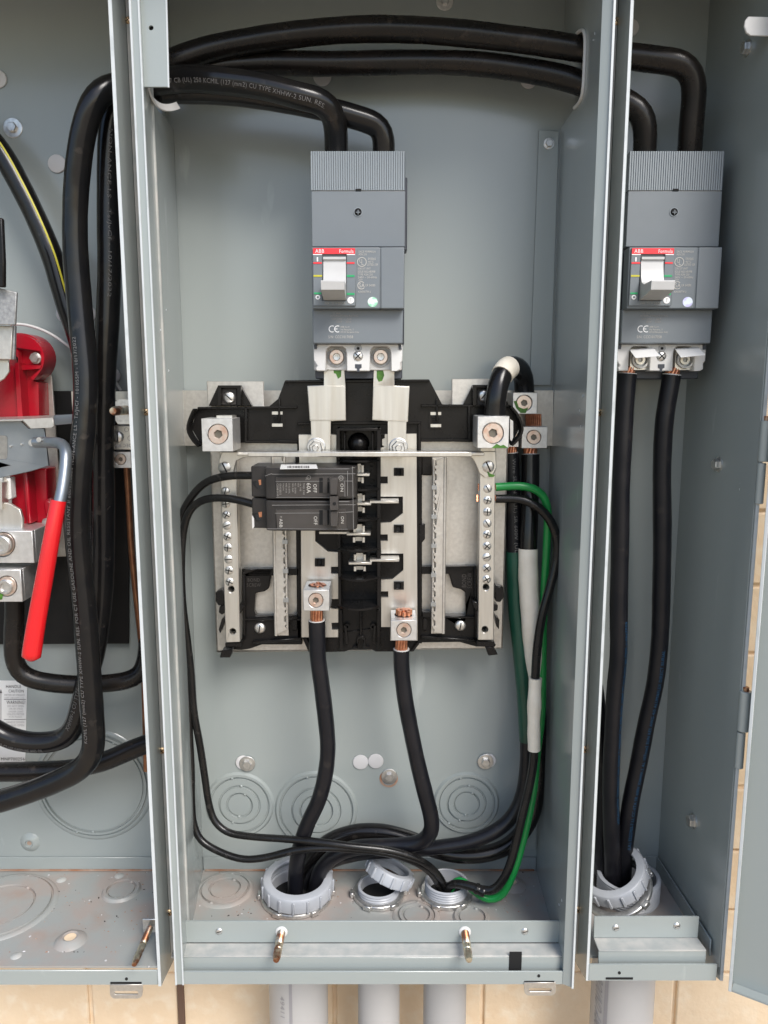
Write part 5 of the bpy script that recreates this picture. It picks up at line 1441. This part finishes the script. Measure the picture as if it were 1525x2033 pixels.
# ---- cables below the load centre
GB = 'black cables leaving the load centre'
cB1 = Cable('bus_cable', 'black cable from the lug under the branch breaker, bending into the large bushing', 'cable',
  [(629, 1232, -.056), (630, 1260, -.056), (631, 1300, -.056), (640, 1369, -.056), (648, 1438, -.056), (651, 1485, -.056), (646, 1534, -.055), (632, 1589, -.053), (613, 1630, -.051), (597, 1678, -.048), (588, 1730, -.044), (586, 1790, -.042)], .0064, 'cable_blue', GB)
cB1.strands(0, .020, 10)
cB2 = Cable('bus_cable', 'black cable from the lower bus lug with a hooked bend at the bottom', 'cable',
  [(797, 1289, -.056), (797, 1320, -.056), (803, 1379, -.056), (817, 1457, -.056), (830, 1520, -.056), (846, 1583, -.056), (857, 1625, -.055), (857, 1652, -.053), (843, 1670, -.050), (810, 1678, -.047), (760, 1680, -.045), (710, 1682, -.043), (665, 1698, -.040), (636, 1728, -.038), (622, 1790, -.036)], .0064, 'cable_blue', GB)
cB2.strands(0, .020, 10)
cN1 = Cable('neutral_jumper', 'short black looped cable with white tape round its bend', 'cable',
  [(981, 840, -.060), (982, 815, -.060), (985, 782, -.060), (992, 752, -.057), (1006, 731, -.050), (1020, 727, -.040), (1032, 732, -.030), (1040, 748, -.022), (1041, 768, -.018), (1042, 790, -.018)], .0079, 'cable')
cN1.sleeve((996, 749), (1013, 730), 'white_tape', wob=.06)
cN3 = Cable('ground_cable', 'black cable with dark green tape sweeping down to the large bushing', 'cable',
  [(1015, 899, -.024), (1017, 940, -.024), (1019, 1010, -.025), (1021, 1095, -.026), (1025, 1201, -.027), (1035, 1309, -.029), (1043, 1400, -.030), (1047, 1480, -.032), (1045, 1536, -.034), (1036, 1585, -.036), (1012, 1628, -.038), (972, 1657, -.040), (925, 1674, -.040), (871, 1682, -.038), (800, 1688, -.034), (720, 1692, -.030), (660, 1708, -.026), (622, 1735, -.024), (604, 1790, -.026)], .0060, 'cable_blue', GB)
cN3.sleeve((1021, 1094), (1046, 1474), 'green_tape', wob=.015); cN3.strands(0, .008, 9)
cN3.text('Wire SLP NY/(UL) SR 600V (UL', (1017, 905), (1021, 1092), .0034, 'txt_cable', .1)
cN2 = Cable('neutral_cable', 'thick black cable wrapped in long white tape beside the green taped one', 'cable',
  [(1053, 902, -.024), (1053, 950, -.026), (1051, 1020, -.030), (1049, 1090, -.034), (1050, 1150, -.036), (1053, 1205, -.037), (1057, 1260, -.036), (1061, 1320, -.032), (1066, 1400, -.025), (1070, 1480, -.020), (1067, 1560, -.020), (1052, 1630, -.022), (1012, 1678, -.028), (950, 1697, -.030), (880, 1692, -.026), (820, 1668, -.020), (760, 1652, -.016), (700, 1653, -.014), (650, 1672, -.014), (615, 1708, -.016), (596, 1740, -.018), (592, 1790, -.022)], .0070, 'cable', GB)
cN2.sleeve((1049, 1085), (1063, 1350), 'white_tape', extra=.0008, wob=.03); cN2.strands(0, .007, 9)
# ---- thin wires
GW = 'thin branch circuit wires'
cW1 = Cable('branch_wire', 'thin black wire from the upper branch breaker pole, sagging lowest near the floor', 'wire',
  [(512, 944, -.066), (497, 944, -.064), (460, 944, -.060), (430, 949, -.056), (405, 960, -.052), (378, 990, -.048), (360, 1026, -.044), (353, 1080, -.042), (352, 1150, -.042), (358, 1220, -.042), (365, 1285, -.042), (370, 1350, -.042), (376, 1450, -.042), (380, 1530, -.042), (381, 1600, -.042), (385, 1640, -.044), (398, 1668, -.046), (440, 1693, -.050), (484, 1706, -.054), (529, 1702, -.056), (580, 1689, -.058), (640, 1683, -.060), (700, 1686, -.060), (770, 1694, -.058), (825, 1712, -.054), (860, 1738, -.046), (878, 1775, -.040)], .0030, 'wire', GW, n=14)
cW2 = Cable('branch_wire', 'thin black wire from the lower branch breaker pole, passing above its twin', 'wire',
  [(514, 1003, -.066), (500, 1000, -.064), (480, 994, -.062), (435, 988, -.058), (397, 995, -.054), (375, 1016, -.050), (364, 1052, -.047), (360, 1120, -.046), (363, 1200, -.046), (372, 1270, -.044), (379, 1330, -.042), (385, 1410, -.042), (397, 1479, -.040), (407, 1548, -.038), (414, 1595, -.038), (426, 1631, -.040), (450, 1652, -.042), (491, 1660, -.046), (574, 1666, -.054), (629, 1671, -.060), (698, 1680, -.062), (770, 1688, -.060), (830, 1706, -.056), (872, 1740, -.046), (890, 1780, -.040)], .0030, 'wire', GW, n=14)
cGr = Cable('ground_wire', 'bright green insulated wire from the neutral bar into the open conduit', 'wire',
  [(984, 967, -.047), (1000, 966, -.047), (1029, 964, -.048), (1058, 968, -.048), (1078, 982, -.046), (1087, 1010, -.044), (1086, 1076, -.040), (1081, 1174, -.038), (1078, 1282, -.036), (1077, 1331, -.036), (1075, 1426, -.038), (1067, 1489, -.042), (1060, 1567, -.048), (1051, 1615, -.052), (1036, 1678, -.056), (1026, 1715, -.058), (1012, 1751, -.058), (994, 1780, -.056), (972, 1787, -.054), (950, 1776, -.052), (930, 1758, -.050), (912, 1745, -.046), (894, 1765, -.042), (890, 1800, -.040)], .0032, 'green', GW, n=14)
cW3 = Cable('branch_wire', 'thin black wire with crumpled white tape beside the green wire', 'wire',
  [(984, 990, -.047), (1000, 990, -.047), (1029, 990, -.048), (1061, 1001, -.050), (1088, 1026, -.050), (1104, 1062, -.048), (1106, 1100, -.048), (1093, 1161, -.050), (1078, 1215, -.052), (1069, 1268, -.053), (1065, 1309, -.054), (1063, 1347, -.055), (1061, 1394, -.055), (1060, 1457, -.055), (1061, 1489, -.055), (1059, 1520, -.056), (1050, 1567, -.058), (1038, 1615, -.060), (1023, 1678, -.062), (1014, 1712, -.063), (998, 1748, -.063), (974, 1771, -.061), (947, 1764, -.058), (917, 1755, -.052), (893, 1757, -.046), (884, 1790, -.042)], .0035, 'wire', GW, n=14)
cW3.sleeve((1063, 1350), (1061, 1485), 'white_tape', extra=.0017, wob=.09)
for cb, z_ in ((cW3, 0), (cGr, 0)):
    mb = MB('copper'); px, py = (946, 989) if cb is cW3 else (949, 967)
    for k in range(5): mb.cyl(P(px + 8, py - 5 + k * 2.5, -.047), P(px, py - 5.5 + k * 2.8, -.0475), .0006, 8)
    mb.build('strand', cb.ob)
    mb = MB('copper'); 
    for k in range(4): mb.cyl(P(980, py - 4 + k * 2.6, -.047), P(992, py - 4 + k * 2.6, -.047), .0006, 8)
    mb.build('strand', cb.ob)
# black tape knot and the copper tops in the two lower lugs
for px, py, ww, lab_c in ((627, 1162, 17, cB1), (802, 1216, 17, cB2)):
    top = P(px, 1171 if px < 700 else 1231, -.071); cc = Vector((top.x, -.0575, top.z))
    mb = MB('hole'); mb.lathe([(0, .0003), (.0070, .0003)], cc, (0, 0, 1), 24); mb.build('bore', lab_c.ob)
    for k in range(11):
        a = 2 * math.pi * k / 8; rr = .0047
        if k > 7: a = k * 2.1; rr = .0015
        c = cc + Vector((math.cos(a) * rr, math.sin(a) * rr, 0))
        mb = MB('copper'); mb.cyl(c + Vector((0, 0, -.004)), c + Vector((.0005, 0, .0008 + random.uniform(-.0005, .0008) + (.0032 if px > 700 else 0))), .0018, 8)
        mb.build('strand', lab_c.ob)
# ================================================================ CONDUITS AND BUSHINGS
def ring_nut(parent, c, axis, R, name='locknut', mat='zinc', lobes=6):
    mb = MB(mat); ax = Vector(axis)
    mb.lathe([(R * .80, .0000), (R * .80, .0032), (R * .96, .0036), (R * 1.0, .0026), (R * 1.0, 0), (R * .80, 0)], c, ax, 40)
    u = ax.orthogonal().normalized(); w = ax.cross(u)
    for k in range(lobes):
        a = 2 * math.pi * k / lobes + .35
        d = u * math.cos(a) + w * math.sin(a); t = ax.cross(d)
        b = c + d * (R * .98)
        vs_ = []
        for s_ in (-.0035, .0035):
            for r_ in (0, .0028):
                for h in (.0004, .0046): vs_.append(b + t * s_ + d * r_ + ax * h)
        mb.add(vs_, [(0, 1, 3, 2), (4, 6, 7, 5), (0, 4, 5, 1), (2, 3, 7, 6), (0, 2, 6, 4), (1, 5, 7, 3)])
    return mb.build(name, parent, bev=.0004, seg=1)
def threaded(parent, c, R, h, name='threaded_end'):
    mb = MB('pvc'); prof = [(R * .86, -.001), (R * .86, h), (R * .90, h + .0008), (R * .96, h + .0004)]
    z = h
    while z > .001:
        prof += [(R * 1.0, z), (R * .955, z - .0011)]; z -= .0022
    prof += [(R * .955, -.001)]
    mb.lathe(prof, c, (0, 0, 1), 44)
    return mb.build(name, parent, ang=20)
def bushing_ring(parent_or_none, c, axis, R, h, name, ribs=16):
    mb = MB('pvc'); ax = Vector(axis).normalized()
    mb.lathe([(R * .76, h), (R * .73, h * .92), (R * .76, h * .7), (R * .86, h * .5), (R * .86, 0), (R * .97, 0), (R * 1.0, h * .06), (R * 1.0, h * .80), (R * .96, h * .94), (R * .86, h * 1.0), (R * .76, h)], c, ax, 48)
    u = ax.orthogonal().normalized(); w = ax.cross(u)
    for k in range(ribs):
        a = 2 * math.pi * k / ribs
        d = u * math.cos(a) + w * math.sin(a); t = ax.cross(d)
        b = c + d * (R * .985)
        vs_ = []
        for s_ in (-.0011, .0011):
            for r_ in (0, .0016):
                for hh_ in (h * .04, h * .86): vs_.append(b + t * s_ + d * r_ + ax * hh_)
        mb.add(vs_, [(0, 1, 3, 2), (4, 6, 7, 5), (0, 4, 5, 1), (2, 3, 7, 6), (0, 2, 6, 4), (1, 5, 7, 3)])
    return mb.build(name, parent_or_none, bev=.0004, seg=1, ang=40)
def conduit(px, py, D, lab, th_h, nut=True, seam=None, text=None, pxpipe=None, lean=0):
    c = PZ(px, py, ZF); c.z = ZF
    t = thing('conduit', lab, 'conduit', (c.x, c.y, ZF - .25), 'grey conduits under the cabinets')
    mb = MB('pvc_pipe'); xp = c.x
    r = D / 2
    mb.lathe([(r * .9, 0), (r, 0), (r, .40), (r * .9, .40)], Vector((xp, c.y, ZF - .43)), (0, 0, 1), 44)
    p = mb.build('pipe', t, ang=40)
    mb = MB('pvc'); mb.lathe([(r * 1.02, -.022), (r * 1.16, -.020), (r * 1.18, -.004), (r * 1.0, -.002)], c, (0, 0, 1), 40); mb.build('adapter', t)
    threaded(t, c, r * .98, th_h)
    mb = MB('hole'); mb.lathe([(0, .0006), (r * .87, .0006)], c, (0, 0, 1), 30); mb.build('bore', t)
    if nut: ring_nut(t, c + Vector((0, 0, .0004)), (0, 0, 1), r * 1.20)
    return t, c, r, p
def pipe_text(p, c, r, sx, px, h, z0, z1, mat, line_px=None, shear=0.0):
    """lettering reading downwards on a vertical pipe; px = photo x of the middle of the letters near the picture's lower edge"""
    def ang_of(px):
        best = (9, 0)
        for k in range(-80, 81):
            a = math.radians(k); q = Vector((c.x + r * math.sin(a), c.y - r * math.cos(a), (z0 + z1) / 2))
            v = q - CAM; X = v.x * F / v.dot(FW) + W / 2
            if abs(X - px) < best[0] or best[0] == 9 and k == -80: best = (abs(X - px), a)
        return best[1]
    def wrap(a, z): return Vector((c.x + (r + .0003) * math.sin(a), c.y - (r + .0003) * math.cos(a), z))
    mb = MB(mat)
    if sx:
        a0 = ang_of(px); vs_, fs = tmesh(sx)
        mb.add([wrap(a0 + (v - .5) * h / r, z0 + (z1 - z0) * (u + shear * v)) for u, v in vs_], fs)
    if line_px:
        a0, a1 = ang_of(line_px[0]), ang_of(line_px[1])
        mb.add([wrap(a0, ZF - .03), wrap((a0 + a1) / 2, ZF - .03), wrap(a1, ZF - .03), wrap(a0, ZF - .4), wrap((a0 + a1) / 2, ZF - .4), wrap(a1, ZF - .4)], [(0, 1, 4, 3), (1, 2, 5, 4)])
    mb.build('lettering', p)
t1, c1, r1, p1_ = conduit(589, 1779, .051, 'wide grey conduit printed 49411 with its bushing screwed on', .010)
bushing_ring(t1, c1 + Vector((.001, -.001, .006)), (0.03, -0.05, 1), .0300, .0135, 'bushing')
def zat(py, c): return P(600, py, c.y - .02).z
pipe_text(p1_, c1, r1, '49411', 561, .0042, zat(1973, c1), zat(2014, c1), 'txt_grey')
pipe_text(p1_, c1, r1, None, 0, 0, zat(1973, c1), zat(2014, c1), 'txt_grey', (574, 581))
t2, c2, r2, p2_ = conduit(752, 1777, .0365, 'narrow grey conduit with a loose bushing tilted on top', .009)
lb_ = bushing_ring(None, c2 + Vector((.0075, .002, .0150)), (0.44, 0.20, 1), .0205, .0110, 'loose_bushing', 14)
tag(lb_, 'loose grey plastic bushing perched askew on the middle conduit', 'bushing', 'loose plastic bushings')
t3, c3, r3, p3_ = conduit(886, 1775, .0375, 'grey conduit with open threaded end taking the green wire', .012)
t4, c4, r4, p4_ = conduit(1246, 1779, .053, 'wide grey conduit with large lettering under the cabinet with the door', .020, nut=False)
lb2 = bushing_ring(None, c4 + Vector((-.0125, -.004, .0190)), (-0.46, -0.22, 1), .0285, .0130, 'loose_bushing', 16)
tag(lb2, 'loose grey plastic bushing hung round the two load cables', 'bushing', 'loose plastic bushings')
ln = ring_nut(None, c4 + Vector((-.0120, -.008, .0125)), Vector((-0.46, -0.22, 1)).normalized(), .0300)
tag(ln, 'loose zinc locknut leaning under the bushing round the load cables', 'locknut')
pipe_text(p4_, c4, r4, 'GROUND ABOVE', 1188, .0088, zat(1931, c4), zat(2075, c4), 'txt_grey', None, .12)
pipe_text(p4_, c4, r4, None, 0, 0, zat(1973, c4), zat(2014, c4), 'txt_grey', (1200, 1207))
# black tape lump on the wires entering the open conduit
mb = MB('wire'); pth = spline([P(963, 1771, -.0600), P(952, 1767, -.0585), P(943, 1762, -.057)], .001)
tube(mb, pth, .0043, 14, lambda i: 1 + .1 * math.sin(i * 1.3)); mb.build('tape', cW3.ob)
for o in bpy.data.objects:
    if 'wl' in o: del o['wl']
